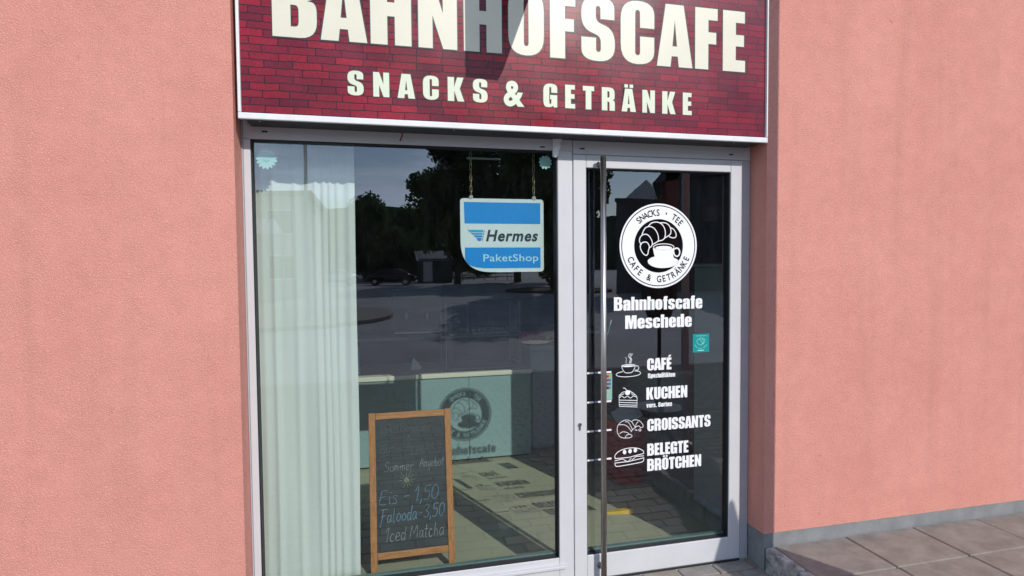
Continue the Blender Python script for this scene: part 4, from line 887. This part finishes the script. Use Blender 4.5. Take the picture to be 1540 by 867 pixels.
# dark houses at right
hs2 = thing('gabled_house', 'big dark gabled house across the road with a red chimney breast', 'house', (22, -28, 0))
GW = mat('dark_cladding', (.07, .07, .07), .8, var=.15, vscale=1.5); RB = mat('red_brick_wall', (.24, .055, .04), .85, var=.2, vscale=9)
def lean(q):   # the plots run obliquely away from the road
    for v in q.bm.verts: v.co.x += (-28-v.co.y)*.56
    return q
q = MB(); q.box(16.1, 34, -40, -28, -.2, 9); lean(q).build('wall', GW, hs2); q = MB(); q.prism([(15.6, 6.1), (22, 13), (34.5, 13), (34.5, 9)], -40.5, -27.6); lean(q).build('roof', ROOF, hs2)
q = MB(); q.box(16.25, 17.15, -27.99, -27.6, -.2, 11); q.build('chimney_breast', RB, hs2)
for x, z in ((18.8, 4.0), (21.5, 4.0), (24, 4.0), (18.8, .9), (21.5, .9), (24.5, .9), (28, 4)):
    q = MB(); q.box(x, x+1.0, -27.99, -27.93, z, z+.95); w1 = q.build('window', mat('frame_brown', (.12, .08, .05), .6), hs2); q = MB(); q.box(x+.07, x+.93, -27.925, -27.915, z+.07, z+.88); q.build('pane', WG, w1)
wg = thing('low_wing', 'low dark annex with flat roof beside the gabled house', 'building', (14.7, -28, 0))
q = MB(); q.box(13.4, 16.0, -36, -28.2, -.2, 5.1); lean(q).build('wall', GW, wg); q = MB(); q.box(13.3, 16.05, -36.1, -28.1, 5.1, 5.28); lean(q).build('roof', ROOF, wg)
gh = thing('far_house', 'far house with a pale grey pyramid roof', 'house', (21.5, -40, 0))
q = MB(); q.box(20.8, 24, -44, -41, -.2, 6.3); q.build('wall', RENDER, gh); q = MB(); q.cyl((22.4, -42.5, 6.3), (22.4, -42.5, 8.6), 2.6, .05, n=4); q.build('roof', mat('pale_slate', (.62, .57, .54), .7, var=.2, vscale=6), gh)
GW0 = mat('kiosk_cladding', (.09, .10, .11), .7)
# kiosk and low fence
ki = thing('kiosk', 'small kiosk with light metal lean-to roof', 'kiosk', (5.5, -55, 0))
q = MB(); q.box(4.2, 7.4, -57, -54.5, -.12, 2.2); q.build('wall', GW0, ki); q = MB(); vs = [q.bm.verts.new(p) for p in ((3.9, -54.2, 2.0), (7.7, -54.2, 2.0), (7.7, -57.2, 3.1), (3.9, -57.2, 3.1))]; q.bm.faces.new(vs); bmesh.ops.solidify(q.bm, geom=q.bm.faces[:], thickness=.08); q.build('roof', mat('light_sheet_roof', (.30, .34, .40), .5), ki)
q = MB(); q.box(4.6, 5.5, -54.49, -54.44, 0, 1.9); q.build('door', WHITE, ki)
fn_ = thing('metal_fence', 'low dark metal fence along the far side of the square', 'fence', (0, -58, 0))
for i in range(26):
    q = MB(); q.cyl((-16+i*1.25, -58.5, -.12), (-16+i*1.25, -58.5, 1.1), .035, n=6); q.build('fence_post', DARK, fn_)
for z in (.25, .6, .95): q = MB(); q.box(-16, 15.3, -58.52, -58.48, z, z+.06); q.build('fence_rail', DARK, fn_)
# parked cars
def car(x, y, rz, paint, lab):
    c = thing('parked_car', lab, 'car', (0, 0, 0), group='cars parked across the square')
    prof = [(-2.1, .35), (-2.12, .75), (-1.95, .92), (-1.35, 1.0), (-.85, 1.42), (.75, 1.45), (1.35, 1.02), (2.0, .85), (2.12, .6), (2.1, .35)]
    q = MB(); q.prism(prof, -.82, .82); bmesh.ops.bevel(q.bm, geom=q.bm.edges[:], offset=.06, segments=2, affect='EDGES'); q.build('body', paint, c, True)
    q = MB(); q.prism([(-1.22, 1.02), (-.80, 1.37), (.70, 1.39), (1.2, 1.03)], -.84, .84); q.build('side_glass', WG, c)
    for wx in (-1.3, 1.3):
        for wy in (-.8, .8):
            q = MB(); q.cyl((wx, wy-.1, .32), (wx, wy+.1, .32), .32, n=20); wh = q.build('wheel', BLACK, c); q = MB(); q.cyl((wx, wy-.105, .32), (wx, wy+.105, .32), .19, n=16); q.build('rim', STEEL, wh)
    for wx, m_ in ((2.1, VINYL), (-2.1, REDM)):
        for wy in (-.6, .6): q = MB(); q.box(wx-.04, wx+.04, wy-.14, wy+.14, .62, .76, .02); q.build('headlight' if wx > 0 else 'tail_light', m_, c)
    c.location = (x, y, -.12); c.rotation_euler = (0, 0, rz)
car(1.4, -49.5, .15, mat('black_car_paint', (.015, .016, .018), .15), 'black car parked in front of the far trees')
car(-3.4, -50, .1, mat('silver_car_paint', (.55, .56, .58), .2, metal=.4), 'silver car parked left of the black one')
# road surface joint and manhole
q = MB(); q.cyl((3.4, -9.5, -.121), (3.4, -9.5, -.115), .32, n=28); tag(q.build('manhole_cover', DARK), 'round iron manhole cover in the road', 'manhole cover')
print('pavers', npav, 'tris', sum(len(o.data.polygons) for o in bpy.data.objects if o.type == 'MESH'))
